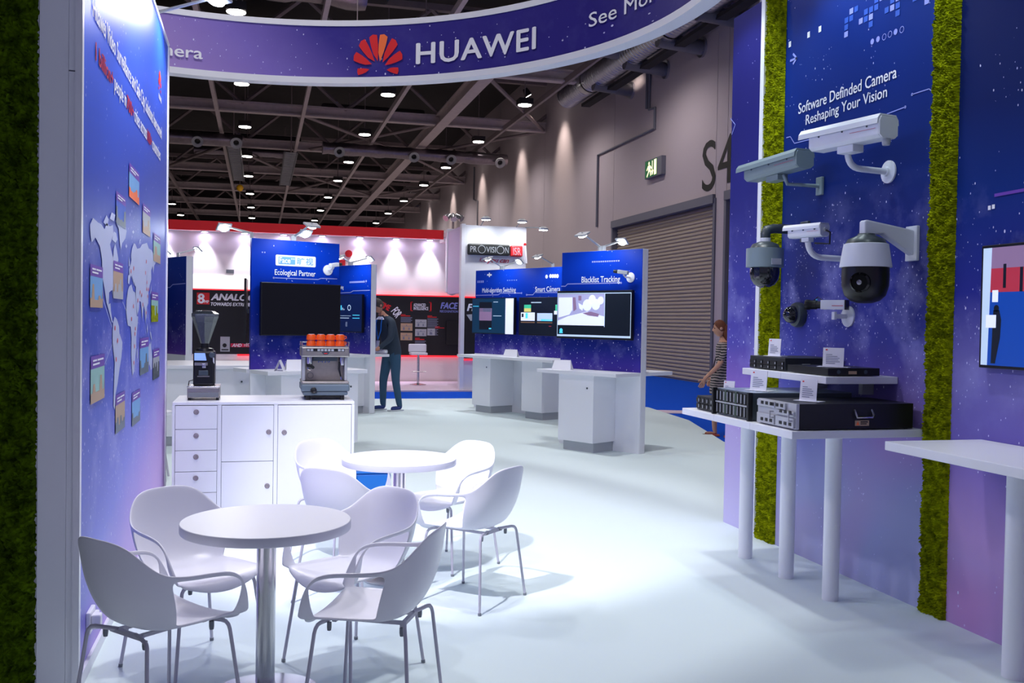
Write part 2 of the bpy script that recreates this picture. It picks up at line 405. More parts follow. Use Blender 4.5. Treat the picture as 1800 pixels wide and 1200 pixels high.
for x0, x1, y, z, h in [(-14, -2.2, 34.6, 10.6, 1.1), (-1.2, 1.2, 34.8, 10.6, 0.9), (2.5, 7.0, 43.0, 10.4, 0.5), (-12, -5.2, 43.5, 10.4, 0.7), (-8, 2, 51.5, 10.5, 0.4), (3, 7, 59, 10.4, 0.4), (-9, 8, 68, 10.4, 0.4), (-12, 3.5, 27.2, 10.6, 1.0), (4.2, 7.5, 26.5, 10.6, 0.9)]:
    MB().box(x0, x1, y - h, y + h, z, z + h * 0.8).build('ventilation_box', 'deck_dark', ceil, bevel=0.1)

def foil_duct(pts, r, label):
    P = [Vector(p) for p in pts]; path = []; rs = []
    for a, b in zip(P[:-1], P[1:]):
        n = max(3, int((b - a).length / 0.22))
        for i in range(n):
            path.append(a.lerp(b, i / n)); rs.append(r * (0.9 + 0.2 * random.random()))
    path.append(P[-1]); rs.append(r)
    return tag(MB().tube(path, rs, 12).build('foil_duct', 'foil', smooth=70), label, 'duct')
foil_duct([(-7.5, 33.3, 10.05), (-3, 33.4, 10.0), (0.2, 33.2, 9.95), (1.0, 33.1, 9.97)], 0.42, 'crumpled silver foil duct hanging just below the ring banner at left')
foil_duct([(-12, 42.6, 8.98), (-6, 42.6, 8.98), (-0.75, 42.6, 8.95)], 0.27, 'crinkled foil duct with round nozzles beside the display wall top')
foil_duct([(2.6, 43.2, 8.98), (7.2, 43.4, 8.98), (11, 43.6, 8.98)], 0.27, 'straight foil duct with nozzles crossing the wide long roof beam')
foil_duct([(-3.2, 50.6, 9.78), (1.5, 50.4, 9.78)], 0.22, 'foil duct between the two hanging cable ladders and the third truss')
foil_duct([(-9, 25.3, 10.1), (-3, 25.2, 10.15), (2.6, 25.6, 10.1)], 0.5, 'thick foil duct seen above the white top rim of the ring banner')
for i, (x, y, w) in enumerate([(-2.55, 42.4, 'at the end of the crinkled foil duct'), (-1.0, 42.2, 'near the left cable ladder'), (3.3, 42.9, 'second from the wide long roof beam'), (6.6, 43.1, 'close to the wide long roof beam'), (8.3, 43.2, 'right of the wide long roof beam'), (10.6, 43.3, 'nearest the grey hall wall')]):
    n = thing('air_nozzle', 'pale round air nozzle, ' + w, 'nozzle', (x, y - 0.12, 8.78), 0, 'air nozzles under the roof')
    M = aim((0, 0, 0), (0.05, -1, -0.55))
    MB(M).lathe([(0.14, -0.25), (0.24, 0.0), (0.24, 0.06), (0.12, 0.02), (0.11, -0.15)], 16, cap=False).build('nozzle_ring', 'light_grey', n, smooth=50)
    MB(M).lathe([(0.11, -0.08), (0.0, -0.06)], 16).build('throat', 'black_plastic', n)

def ladder(x, y0, y1, z0, z1, side):
    L = thing('cable_ladder', 'short hanging cable ladder with bright rungs under the roof, %s of the two' % side, 'cable ladder', (x, y0, z0), 0, 'hanging cable ladders')
    def Z(t): return (z1 - z0) * t
    for s in (-1, 1):
        MB().tube([(s * 0.27, 0, 0), (s * 0.27, y1 - y0, Z(1))], 0.045, 4).build('rail', 'duct_grey', L)
    r = MB()
    for i in range(26):
        t = (i + 0.5) / 26
        r.box(-0.27, 0.27, (y1 - y0) * t - 0.07, (y1 - y0) * t + 0.07, Z(t) - 0.02, Z(t) + 0.02)
    o = r.build('rungs', 'light_grey', L); o['kind'] = 'stuff'
    MB().tube([(0, 0, 0), (0, 0, 12.31 - z0)], 0.03, 5).build('hanger', 'steel_dark', L)
    MB().tube([(0, y1 - y0, Z(1)), (0, y1 - y0, 12.31 - z0)], 0.03, 5).build('hanger', 'steel_dark', L)
ladder(-1.16, 44.2, 55.5, 9.0, 9.0, 'left')
ladder(1.32, 45.0, 56.5, 9.0, 9.0, 'right')
hb = thing('hoist_ball', 'small yellow ball hanging on a thin wire from the left cable ladder', 'ball', (-1.1, 55.6, 8.62))
MB().lathe([(0.0, -0.2), (0.14, -0.14), (0.2, 0), (0.14, 0.14), (0.0, 0.2)], 12).build('ball', mat('yellow_paint', rgb(240, 180, 20), 0.5), hb, smooth=80)
MB().tube([(0, 0, 0.2), (0, 0, 3.7)], 0.02, 5).build('upper_wire', 'steel_dark', hb)
MB().tube([(0, 0, -0.2), (0, 0, -3.4)], 0.012, 4).build('wire', 'steel_dark', hb)

# downlights on the roof grid
def downlight(x, y, label, grp):
    d = thing('hall_downlight', label, 'downlight', (x, y, 9.0), 0, grp)
    MB().box(-0.24, 0.24, -0.24, 0.24, 0.02, 0.22).build('housing', 'deck_dark', d)
    MB().lathe([(0.23, 0.0), (0.23, 0.02)], 14).build('lens', 'lens_warm', d)
    MB().tube([(0, 0, 0.2), (0, 0, 3.32)], 0.02, 5).build('stem', 'steel_dark', d)
    return d
rows = {8.8: 'nearest the grey hall wall', 4.07: 'second from the grey hall wall', -0.62: 'above the coffee cabinet', -5.75: 'furthest left'}
dl0 = None; GRID = []
for x, w in rows.items():
    for k, y in enumerate((24.8, 32.4, 39.7, 47.0, 53.6, 61.3, 69.0, 76.4, 83.5)):
        if x < -3 and y < 60: continue
        lb = 'roof downlight, row %s, %s from the front' % (w, 'first second third fourth fifth sixth seventh eighth ninth'.split()[k]); gp = 'downlights, row ' + w
        if dl0 is None: c = dl0 = downlight(x, y, lb, gp)
        else:
            c = copy_tree(dl0); c.location = (x, y, 9.0); c['label'] = lb; c['group'] = gp
        GRID.append((c, x, y))
for c, x, y in GRID:
    if y < 80:
        li = bpy.data.lights.new('downlight_beam', 'SPOT'); li.energy = 460; li.color = (1.0, 0.93, 0.92); li.spot_size = math.radians(165); li.spot_blend = 0.6; li.shadow_soft_size = 0.25
        lo = bpy.data.objects.new('downlight_beam', li); COL.objects.link(lo); lo.parent = c; lo.location = (0, 0, -0.04)

# silver spiral duct near the hall wall
sd = thing('spiral_duct', 'big shiny silver spiral duct running along the top of the hall wall', 'duct', (10.35, 20, 9.42))
pr = []; z = -6.0
while z < 12.2:
    pr += [(0.40, z), (0.40, z + 0.14), (0.412, z + 0.15), (0.412, z + 0.17)]; z += 0.18
MB(aim((0, 0, 0), (0, 1, 0))).lathe(pr, 24).build('pipe', 'galvanised', sd, smooth=40)
MB(aim((0, 0, 0), (0, 1, 0))).lathe([(0.425, 3.6), (0.425, 3.9)], 24, cap=False).build('joint_band', 'galvanised', sd, smooth=40)
MB(aim((0, 0, 0), (0, 1, 0))).lathe([(0.425, 9.9), (0.425, 10.2)], 24, cap=False).build('joint_band', 'galvanised', sd, smooth=40)
MB().tube([(0, 6.6, 0.1), (-5.0, 6.6, 0.45)], 0.33, 14).build('branch_pipe', 'duct_grey', sd, smooth=50)
MB().box(0.2, 0.5, -6, 11.5, -0.52, -0.42).build('support_rail', 'deck_dark', sd)
for i, (y, w) in enumerate([(29.1, 'furthest'), (26.4, 'middle'), (24.0, 'third'), (21.6, 'nearest')]):
    s = thing('wall_duct', 'short grey duct stub entering the hall wall below the silver duct, %s of them' % w, 'duct', (WX - 0.16, y, 8.98), 0, 'duct stubs in the hall wall')
    MB().tube([(-1.3, 0, 0.1), (0.0, 0, 0)], 0.2, 14).build('pipe', 'duct_grey', s, smooth=50)
    MB().tube([(-0.06, 0, 0), (0.0, 0, 0)], 0.27, 14).build('collar', 'galvanised', s, smooth=50)

# warm wall washers under the roof, beside the hall wall
WASH = [(28.6, 1.0), (36.2, 0.9), (42.5, 0.8), (50.5, 0.8), (58.5, 0.8), (67, 0.8)]
for i, (y, k) in enumerate(WASH):
    w = thing('wall_washer', 'small warm spotlight under the roof edge washing the hall wall, number %s from the front' % ('one two three four five six'.split()[i]), 'spotlight', (9.95, y, 10.3), 0, 'warm wall washers')
    M = aim((0, 0, 0), (0.62, 0, -1))
    MB(M).lathe([(0.10, -0.25), (0.14, 0.0), (0.14, 0.05)], 12).build('can', 'deck_dark', w)
    MB(M).lathe([(0.12, 0.06), (0.0, 0.06)], 12).build('lens', 'lens_warm', w)
    li = bpy.data.lights.new('washer_light', 'SPOT'); li.energy = 520 * k; li.color = (1.0, 0.86, 0.74); li.spot_size = math.radians(60); li.spot_blend = 1.0; li.shadow_soft_size = 0.12
    lo = bpy.data.objects.new('washer_light', li); COL.objects.link(lo); lo.parent = w; lo.matrix_local = M @ TR(0, 0, 0.1) @ RX(180)

# general hall light: long lamp strips above the truss line are left to the downlights and the ambient world
# ------------------------------------------------------------------ neighbouring stand behind the aisle
def light_spot(parent, loc, d, power, col, size=60, blend=0.6, soft=0.04, name='lamp_light'):
    li = bpy.data.lights.new(name, 'SPOT'); li.energy = power; li.color = col; li.spot_size = math.radians(size); li.spot_blend = blend; li.shadow_soft_size = soft
    lo = bpy.data.objects.new(name, li); COL.objects.link(lo); lo.parent = parent
    lo.matrix_local = aim(loc, d) @ RX(180)
    return lo
BY = 24.4
bs = struct(MB().box(-14, 5.2, BY, BY + 0.15, 0, 3.78).build('wall_back', 'back_wall_white'))
bsf = thing('stand_fascia', 'long red fascia board across the top of the neighbouring white stand', 'fascia', (0, BY, 0))
MB().box(-14, 4.42, -0.62, -0.5, 3.58, 3.80).build('front_board', 'fascia_red', bsf)
MB().box(-14, 4.42, -0.5, -0.01, 3.60, 3.66).build('soffit', 'back_wall_white', bsf)
MB().box(4.43, 4.9, -0.62, -0.01, 3.52, 3.80).build('end_board', 'back_wall_white', bsf)
for i, px in enumerate([-3.1, -2.2, -1.28, -0.36, 0.56, 1.48, 2.40, 3.30, 4.16]):
    d = thing('fascia_downlight', 'small violet-white downlight under the red fascia, number %s from the left' % 'one two three four five six seven eight nine'.split()[i], 'downlight', (px, BY - 0.16, 3.585), 0, 'fascia downlights')
    MB().lathe([(0.09, -0.012), (0.09, 0.012)], 14).build('bezel', 'light_grey', d)
    MB().lathe([(0.07, -0.016), (0.0, -0.016)], 14).build('lens', 'lens_violet', d)
    light_spot(d, (0, 0, -0.03), (0, 0.06, -1), 150, (0.88, 0.87, 1.0), 64, 0.8)
# black poster wall with lit red edges
def bx(x0, x1, y0, y1, z0, z1, name, m, par, **k): return MB().box(x0, x1, y0, y1, z0, z1).build(name, m, par, **k)
pw = thing('poster_wall', 'long black poster board of the neighbouring stand with thin red lit edges', 'poster board', (0, BY, 0))
bx(-6, -1.6, -0.05, -0.002, 0.66, 2.2, 'board', 'poster_black', pw)
bx(-1.56, 2.6, -0.05, -0.002, 0.66, 2.2, 'board', 'poster_black', pw)
bx(2.65, 5.05, -0.05, -0.002, 0.66, 2.16, 'board', 'poster_black', pw)
bx(-6, 2.6, -0.07, -0.002, 2.2, 2.225, 'edge_light', 'red_glow', pw)
bx(2.65, 5.05, -0.07, -0.002, 2.16, 2.185, 'edge_light', 'red_glow', pw)
bx(-0.5, 5.05, -0.08, -0.002, 0.62, 0.66, 'edge_light', 'red_glow', pw)
bx(-1.56, 0.0, -0.03, -0.002, 2.235, 2.56, 'light_panel', mat('light_box', (1, 1, 1, 1), 0.5, emit=1.0, ecol=(1.0, 0.97, 0.94, 1)), pw)
bx(-2.0, 0.4, -0.3, -0.002, 0.42, 0.5, 'ledge', 'white_laminate', pw)
patch('badge', [rect(-1.45, -1.16, 1.85, 2.13)], 'print_red', pw, -0.054)
text('8', -1.43, -1.27, 1.87, 2.11, 'print_white', pw, -0.058, bold=0.04)
text('MP', -1.27, -1.17, 1.88, 1.95, 'print_white', pw, -0.058, bold=0.03)
text('ANALOG', -1.13, -0.08, 1.95, 2.12, 'print_white', pw, -0.054, bold=0.05, shear=0.25)
text('TOWARDS EXTREME RESOLUTION', -1.13, 0.42, 1.82, 1.905, 'print_white', pw, -0.054, bold=0.04, shear=0.2)
patch('picture', [rect(-0.90, -0.68, 0.72, 1.08)], 'light_grey', pw, -0.054)
patch('picture_detail', [disc(-0.80, 0.87, 0.05), rect(-0.87, -0.71, 0.75, 0.78)], 'print_black', pw, -0.058)
patch('badge', [rect(-0.66, 0.1, 0.83, 0.92)], 'print_crimson', pw, -0.054)
text('AHD', -0.63, -0.4, 0.835, 0.915, 'print_white', pw, -0.058, bold=0.03, shear=0.3)
text('TECHNOLOGY', -0.36, 0.22, 0.85, 0.93, 'print_white', pw, -0.058, bold=0.02)
wl = thing('wall_logo', 'red square sign with a white letter on the neighbouring stand wall', 'sign', (0, BY, 0))
text('R', 1.72, 2.0, 2.42, 2.95, 'print_white', wl, -0.06, bold=0.02)
MB().box(1.55, 2.06, -0.05, -0.002, 2.32, 3.02).build('sign_board', 'print_red', wl)
MB(TR(2.14, -0.03, 3.18) @ RX(90)).lathe([(0.09, -0.02), (0.09, 0.02)], 16).build('round_badge', 'print_red', wl)
sc = thing('wall_screen', 'thin black screen on an arm seen edge-on beside the large blue partner panel', 'screen', (-0.30, BY - 0.9, 0))
MB(RZ(88.5)).box(-0.55, 0.55, -0.025, 0.025, 0.95, 2.45).build('panel', 'black_plastic', sc)
MB().box(0.0, 0.06, 0.0, 0.88, 1.65, 1.75).build('arm', 'dark_grey', sc)
MB().box(-0.48, -0.30, 0.83, 0.898, 2.62, 2.70).build('cable_box', 'mid_grey', sc)
# right poster: texts and pictures
t_a = text('TIME', 2.93, 3.20, 1.82, 1.97, 'print_red', pw, -0.054, bold=0.04)
t_b = text('FOR', 3.24, 3.46, 1.62, 1.84, 'print_white', pw, -0.054, bold=0.04)
for o, a in ((t_a, -25), (t_b, -52)):
    c = Vector((3.06, -0.054, 1.9)) if a == -25 else Vector((3.36, -0.054, 1.73))
    o.data.transform(TR(*c) @ RY(-a) @ TR(*(-c)))
text('ADVANCED\nINTELLIGENCE', 3.78, 4.16, 1.81, 1.98, 'print_white', pw, -0.054, bold=0.02, line=0.8)
patch('bracket', [rect(3.70, 3.73, 1.78, 2.02), rect(3.70, 3.76, 1.78, 1.80), rect(3.70, 3.76, 2.0, 2.02), rect(4.21, 4.24, 1.78, 2.02), rect(4.18, 4.24, 1.78, 1.80), rect(4.18, 4.24, 2.0, 2.02)], 'print_red', pw, -0.054)
text('FACE', 4.47, 4.93, 1.85, 2.02, 'print_lilac', pw, -0.054, bold=0.05, shear=0.25)
text('RECOGNITION', 4.46, 4.93, 1.76, 1.82, 'print_lilac', pw, -0.054, bold=0.02)
patch('badge', [[(4.95, 1.76), (5.05, 1.76), (5.05, 1.98), (4.98, 2.0)]], 'print_crimson', pw, -0.054)
for x0, x1, z0, z1 in [(3.46, 3.76, 1.28, 1.47), (3.46, 3.76, 1.04, 1.23), (3.83, 4.12, 1.38, 1.57), (3.83, 4.12, 1.15, 1.33), (4.14, 4.34, 1.17, 1.35)]:
    p = patch('picture', [rect(x0, x1, z0, z1)], 'print_tan' if x0 < 3.8 else 'light_grey', pw, -0.054)
    patch('picture_detail', [rect(x0 + 0.03, x1 - 0.03, z0 + 0.11, z0 + 0.12), disc((x0 + x1) / 2, z1 - 0.05, 0.015, 8), rect(x0 + 0.06, x0 + 0.1, z0 + 0.02, z0 + 0.09), rect(x1 - 0.1, x1 - 0.07, z0 + 0.02, z0 + 0.08)], 'print_grey', p, -0.057)
for x0, x1, z1, n in [(3.46, 3.75, 1.62, 4), (4.14, 4.42, 1.60, 7), (3.83, 4.11, 1.03, 6), (4.34, 4.42, 1.33, 5)]:
    patch('text_block', [rect(x0, x1 - 0.03 * (k % 2), z1 - 0.034 * k - 0.018, z1 - 0.034 * k) for k in range(n)], 'print_grey', pw, -0.054)
    patch('heading', [rect(x0, x0 + 0.12, z1 + 0.06, z1 + 0.075), rect(x0, x0 + 0.24, z1 + 0.025, z1 + 0.045)], 'print_red', pw, -0.054)
bt = thing('poster_screen', 'dark unlit screen mounted on the black poster board near the white column', 'screen', (0, BY, 0))
MB().box(4.62, 5.0, -0.12, -0.051, 0.95, 1.55).build('panel', 'black_gloss', bt)
# ledge and bar stool by the poster
st = thing('bar_stool', 'white bar stool with chrome column in front of the black poster board', 'stool', (3.72, BY - 1.3, 0))
MB().box(-0.2, 0.2, -0.18, 0.18, 0.72, 0.78).build('seat', 'white_plastic', st, bevel=0.02)
MB().box(-0.22, 0.22, 0.12, 0.18, 0.78, 0.98).build('backrest', 'white_plastic', st, bevel=0.03)
MB().tube([(0, 0, 0.03), (0, 0, 0.72)], 0.03, 12).build('column', 'chrome', st, smooth=50)
MB().lathe([(0.2, 0.0), (0.2, 0.012), (0.04, 0.04)], 24).build('base', 'chrome', st, smooth=40)
MB().tube([(-0.17, -0.1, 0.32), (0.17, -0.1, 0.32)], 0.012, 6).build('footrest', 'chrome', st)

# white tower of the neighbouring stand with its signs
tw = thing('sign_tower', 'tall white stand tower carrying a dark sign and a red sign block', 'tower', (0, 21.4, 0))
MB().box(4.44, 5.9, 0.0, 0.1, 0, 3.72).build('front_wall', 'white_wall', tw)
MB().box(4.38, 4.47, -0.06, 0.14, 0, 3.74).build('edge_post', 'white_laminate', tw)
MB().box(4.44, 4.54, 0.14, 1.85, 2.2, 3.72).build('side_wall', 'back_wall_lilac', tw)
MB().box(4.47, 5.9, -0.03, 0.0, 0.72, 2.08).build('poster', 'poster_black', tw)
MB().box(4.47, 5.9, -0.05, 0.0, 2.08, 2.11).build('edge_light', 'red_glow', tw)
MB().box(4.47, 5.0, -0.05, 0.0, 0.67, 0.70).build('edge_light', 'red_glow', tw)
text('FISHEYE', 4.53, 5.35, 1.78, 1.95, 'print_white', tw, -0.034, bold=0.04, shear=0.25)
patch('picture', [[(4.52, 1.70), (4.72, 1.72), (4.76, 1.60), (4.62, 1.56)]], 'light_grey', tw, -0.034)
sb = MB().box(4.52, 5.49, -0.12, 0.0, 3.05, 3.30).build('sign_block', 'dark_grey', tw, bevel=0.03)
sb.data.materials[0] = mat('sign_charcoal', rgb(24, 28, 30), 0.5)
text('PR', 4.568, 4.716, 3.11, 3.24, 'light_grey', tw, -0.124)
text('VISI', 4.935, 5.155, 3.11, 3.24, 'light_grey', tw, -0.124)
text('N', 5.377, 5.454, 3.11, 3.24, 'light_grey', tw, -0.124)
for cx in (4.832, 5.265):
    p = [disc(cx, 3.175, 0.09, 20), disc(cx, 3.175, 0.078, 20)]
    m = MB(); m.add([(a, -0.124, b) for a, b in p[0]] + [(a, -0.124, b) for a, b in p[1]], [(i, (i + 1) % 20, 20 + (i + 1) % 20, 20 + i) for i in range(20)]); m.build('sign_ring', 'light_grey', tw, fix=False)
MB().box(5.51, 5.79, -0.12, 0.0, 3.04, 3.29).build('red_block', 'print_red', tw, bevel=0.03)
text('ISR', 5.56, 5.75, 3.07, 3.24, 'light_grey', tw, -0.124, bold=-0.01, shear=-0.1)
text('you can', 4.98, 5.50, 2.86, 2.97, 'print_crimson', tw, -0.004, bold=0.03, shear=0.45)
text('Know', 4.80, 5.06, 2.90, 3.00, 'print_crimson', tw, -0.004, bold=0.0, shear=0.5)
MB(TR(5.86, -0.05, 3.33)).lathe([(0.0, -0.035), (0.03, -0.02), (0.035, 0), (0.03, 0.02), (0, 0.035)], 12).build('red_bulb', 'print_red', tw, smooth=80)
MB().tube([(5.86, -0.05, 3.3), (5.9, -0.04, 2.9)], 0.025, 8).build('bulb_stem', 'white_laminate', tw)
for i, (x, z, y, w) in enumerate([(4.83, 3.80, -0.5, 'left'), (5.66, 3.78, -0.5, 'middle'), (6.17, 3.63, -0.45, 'right')]):
    l = thing('tower_floodlight', 'round white floodlight on a thin arm over the white tower, %s of three' % w, 'floodlight', (x, 21.4 + y, z), 0, 'floodlights over the white tower')
    MB().lathe([(0.10, 0.0), (0.12, 0.03), (0.05, 0.08)], 16).build('head', 'light_grey', l, smooth=50)
    MB().lathe([(0.095, -0.004), (0.0, -0.004)], 16).build('lens', 'lens_on', l)
    MB().tube([(0, 0, 0.06), (min(0, 5.85 - x), 0.5, 3.72 - z)], 0.012, 6).build('arm', 'mid_grey', l)
    if i < 2: light_spot(l, (0, 0, -0.02), (0, 0.55, -1), 16, (1.0, 0.96, 0.90), 120, 0.8)
hc = thing('hanging_column', 'white rectangular column hanging at the corner of the neighbouring stand', 'column', (4.58, 23.4, 0))
MB().box(-0.16, 0.16, -0.1, 0.1, 2.25, 3.8).build('shaft', 'white_laminate', hc, bevel=0.01)
MB().lathe([(0.0, 2.17), (0.08, 2.2), (0.14, 2.25)], 16).build('bottom_cap', 'light_grey', hc, smooth=60)
MB().box(-0.16, 0.16, 0.1, 0.37, 3.62, 3.72).build('bracket', 'white_laminate', hc)
fx = thing('truss_spotlight', 'small cluster of chrome spotlights clamped on top of the hanging column', 'spotlight', (4.58, 23.4, 3.8))
MB().tube([(0, 0, 0), (0, 0, 0.35)], 0.03, 8).build('post', 'steel_dark', fx)
for a in (-1, 0, 1):
    MB(aim((a * 0.14, -0.05, 0.3), (a * 0.6, -0.5, -0.5))).lathe([(0.04, -0.1), (0.08, 0.05), (0.08, 0.1)], 12).build('head', 'chrome', fx, smooth=40)

# ------------------------------------------------------------------ hanging ring banner
graphic('ring_print_lit', [(0.2, rgb(168, 136, 196)), (0.36, rgb(172, 146, 212)), (0.5, rgb(130, 112, 196)), (0.62, rgb(62, 54, 142)), (1.0, rgb(42, 36, 118))], stars=0.35, star_lo=4.3, star_hi=5.6, cloud=0.15, height=10.0, xtilt=1.0, sscale=11.0, neb=0.12)  # left stops lightened: lamp light on that side is put into the print
RC = (-0.29, 8.31); RR = 4.13
rg = thing('ring_banner', 'huge hanging ring banner in dark violet with white rims, red logo and white letters', 'banner', (RC[0], RC[1], 0))
MB().lathe([(RR, 4.57), (RR + 0.14, 4.57), (RR + 0.14, 5.21), (RR, 5.21), (RR, 4.57)], 128, cap=False).build('band', 'ring_print_lit', rg, smooth=30)
MB().lathe([(RR - 0.012, 4.50), (RR + 0.16, 4.50), (RR + 0.16, 4.575), (RR - 0.012, 4.575), (RR - 0.012, 4.50)], 128, cap=False).build('lower_rim', 'white_laminate', rg, smooth=30)
MB().lathe([(RR - 0.012, 5.205), (RR + 0.16, 5.205), (RR + 0.16, 5.275), (RR - 0.012, 5.275), (RR - 0.012, 5.205)], 128, cap=False).build('upper_rim', 'white_laminate', rg, smooth=30)
for a in (20, 65, 110, 155, 200, 245, 290, 335):
    x, y = (RR + 0.07) * math.sin(math.radians(a)), (RR + 0.07) * math.cos(math.radians(a))
    MB().tube([(x, y, 5.27), (x, y, 9.4)], 0.006, 4).build('suspension_cable', 'steel_dark', rg)
def bend(q, y=0.015):
    out = []
    for p in q:
        t = math.radians(p[0]); r = RR - y - (0.0006 * p[2] if len(p) > 2 else 0); out.append((r * math.sin(t), r * math.cos(t), p[1]))
    return out
def ring_text(body, a0, a1, z0, z1, bold=0.0, space=1.0):
    vs, fs = text_mesh(body, bold, 0, space); q = fit(vs, a0, a1, z0, z1)
    return MB().add(bend(q), fs).build('lettering', 'print_white', rg, fix=False)
ring_text('HUAWEI', 30.9, 53.9, 4.705, 4.965, 0.022, 1.08)
ring_text('See More', 64.9, 82.5, 4.79, 4.945, 0.006)
ring_text('Camera', -17.0, -5.65, 4.70, 4.845, 0.014)
# eight-petal red emblem (ring coordinates: degrees, metres)
def petal(ang, l0, l1, w):
    pts = []
    for s in (1, -1):
        for t in ([0, .3, .6, .82, .94, 1.0] if s > 0 else [.94, .82, .6, .3]):
            ww = w * math.sin(min(1.0, t * 0.62 + 0.06) * PI * 0.82) ** 0.9 * (1 if t < 1 else 0)
            r = l0 + (l1 - l0) * t
            a = math.radians(ang); pts.append((math.sin(a) * r + math.cos(a) * ww * s, math.cos(a) * r - math.sin(a) * ww * s))
    return pts
def emblem(conv, name, par):
    for i, (ang, l0, l1, w) in enumerate([(-12.5, .06, .30, .045), (12.5, .06, .30, .045), (-40, .07, .31, .044), (40, .07, .31, .044), (-68, .08, .30, .040), (68, .08, .30, .040), (-97, .10, .24, .028), (97, .10, .24, .028)]):
        p = petal(ang, l0, l1, w)
        MB().add(conv(p), [tuple(range(len(p)))]).build(name, 'print_red' if i != 1 else 'print_orange', par, fix=False)
emblem(lambda p: bend([(24.1 + math.degrees(x * 1.12 / RR), 4.68 + z * 1.42) for x, z in p], 0.016), 'emblem_petal', rg)

# ------------------------------------------------------------------ moss
mm = bpy.data.materials.new('moss'); mm.use_nodes = True; _nt = mm.node_tree; _b = _nt.nodes['Principled BSDF']; _b.inputs['Roughness'].default_value = 0.95; _b.inputs['Specular IOR Level'].default_value = 0.1
_tc = _nt.nodes.new('ShaderNodeTexCoord'); _n = _nt.nodes.new('ShaderNodeTexNoise'); _n.inputs['Scale'].default_value = 26; _n.inputs['Detail'].default_value = 4; _nt.links.new(_tc.outputs['Object'], _n.inputs['Vector'])
_cr = _nt.nodes.new('ShaderNodeValToRGB'); _nt.links.new(_n.outputs[0], _cr.inputs[0]); _nt.links.new(_cr.outputs[0], _b.inputs['Base Color'])
_cr.color_ramp.elements[0].position = 0.3; _cr.color_ramp.elements[0].color = rgb(86, 98, 0); _cr.color_ramp.elements[1].position = 0.7; _cr.color_ramp.elements[1].color = rgb(172, 182, 10)
MATS['moss'] = mm
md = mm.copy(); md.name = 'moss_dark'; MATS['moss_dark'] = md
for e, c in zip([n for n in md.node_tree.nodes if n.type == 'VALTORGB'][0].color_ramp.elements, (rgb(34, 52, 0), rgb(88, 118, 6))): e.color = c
def moss(name, w, z0, z1, step, depth, parent=None, loc=(0, 0, 0), rz=0.0, m='moss'):
    """tufted surface: grid in local x,z facing -y, each knot pushed out at random, ragged sides"""
    nx = max(4, int(w / step)); nz = int((z1 - z0) / step); vs = []; fs = []
    rnd = random.Random(nx * 131 + nz)
    for j in range(nz + 1):
        for i in range(nx + 1):
            e = min(i, nx - i)
            x = w * i / nx + rnd.uniform(-.45, .45) * step; z = z0 + (z1 - z0) * j / nz + rnd.uniform(-.45, .45) * step
            lump = math.sin(x * 37 + math.sin(z * 29) * 2) * math.sin(z * 41 + x * 13)
            d = depth * (0.55 + 0.2 * lump + rnd.uniform(-.35, .35))
            if e == 0: d = 0.0; x += rnd.uniform(-.6, .6) * step
            elif e == 1: d *= 0.75
            vs.append((x, -d, z))
    for j in range(nz):
        for i in range(nx):
            a = j * (nx + 1) + i
            fs.append((a, a + 1, a + nx + 2, a + nx + 1))
    o = MB().add(vs, fs).build(name, m, parent, fix=False)
    o.location = loc; o.rotation_euler = (0, 0, math.radians(rz))
    o['kind'] = 'stuff'
    return o

# ------------------------------------------------------------------ left display wall
graphic('map_wall_print', [(0.0, rgb(206, 172, 232)), (0.10, rgb(186, 158, 232)), (0.22, rgb(134, 138, 232)), (0.40, rgb(80, 98, 206)), (0.62, rgb(52, 76, 176)), (0.85, rgb(40, 88, 214)), (1.0, rgb(44, 92, 220))],
        stars=0.75, star_lo=0.5, star_hi=2.2, cloud=0.25, height=3.7, xtilt=-0.26, x0=6.3, sscale=16, neb=1.3)
WL = struct(MB().box(-0.885, -0.775, 4.37, 8.28, 0, 3.74).build('wall_left', 'grey_wall_end'))
MB().box(-0.774, -0.748, 4.372, 8.28, 0, 2.60).build('edge_board', 'grey_wall_end', WL)
MB().box(-0.774, -0.748, 4.372, 8.28, 2.606, 3.74).build('edge_board', 'grey_wall_end', WL)
MB().box(-0.747, -0.72, 4.36, 4.40, 0, 3.75).build('frame_trim', 'white_laminate', WL)
MB().box(-0.9, -0.72, 8.25, 8.30, 0, 3.75).build('frame_trim', 'white_laminate', WL)
MB().box(-0.9, -0.72, 4.36, 8.30, 3.74, 3.77).build('frame_trim', 'white_laminate', WL)
MB().box(-0.73, -0.715, 4.4, 8.25, 0.0, 0.06).build('skirting', 'white_laminate', WL)
def on_left(o): o.location = (-0.73, 0, 0); o.rotation_euler = (0, 0, PI / 2); return o
gp = MB().box(4.40, 8.25, 0.0, 0.016, 0.0, 3.74).build('graphic_panel', 'map_wall_print', WL); on_left(gp)
text('Huawei Video Surveillance and Safe City Solutions have served', 4.66, 7.77, 2.885, 3.01, 'print_white', gp, bold=0.008)
text('1 billion+', 4.735, 5.285, 2.74, 2.825, 'print_crimson', gp, bold=0.02)
text('people in', 5.32, 5.775, 2.715, 2.825, 'print_white', gp, bold=0.005)
text('700+', 5.80, 6.105, 2.74, 2.825, 'print_crimson', gp, bold=0.02)
text('cities across', 6.13, 6.79, 2.74, 2.825, 'print_white', gp, bold=0.005)
text('100+', 6.82, 7.10, 2.74, 2.825, 'print_crimson', gp, bold=0.02)
text('countries', 7.13, 7.69, 2.74, 2.825, 'print_white', gp, bold=0.005)
emblem(lambda p: [(7.62 + x * 0.36, -0.003, 3.265 + z * 0.44) for x, z in p], 'emblem_petal', gp)
text('HUAWEI', 7.53, 7.73, 3.175, 3.215, 'print_white', gp, bold=0.02)
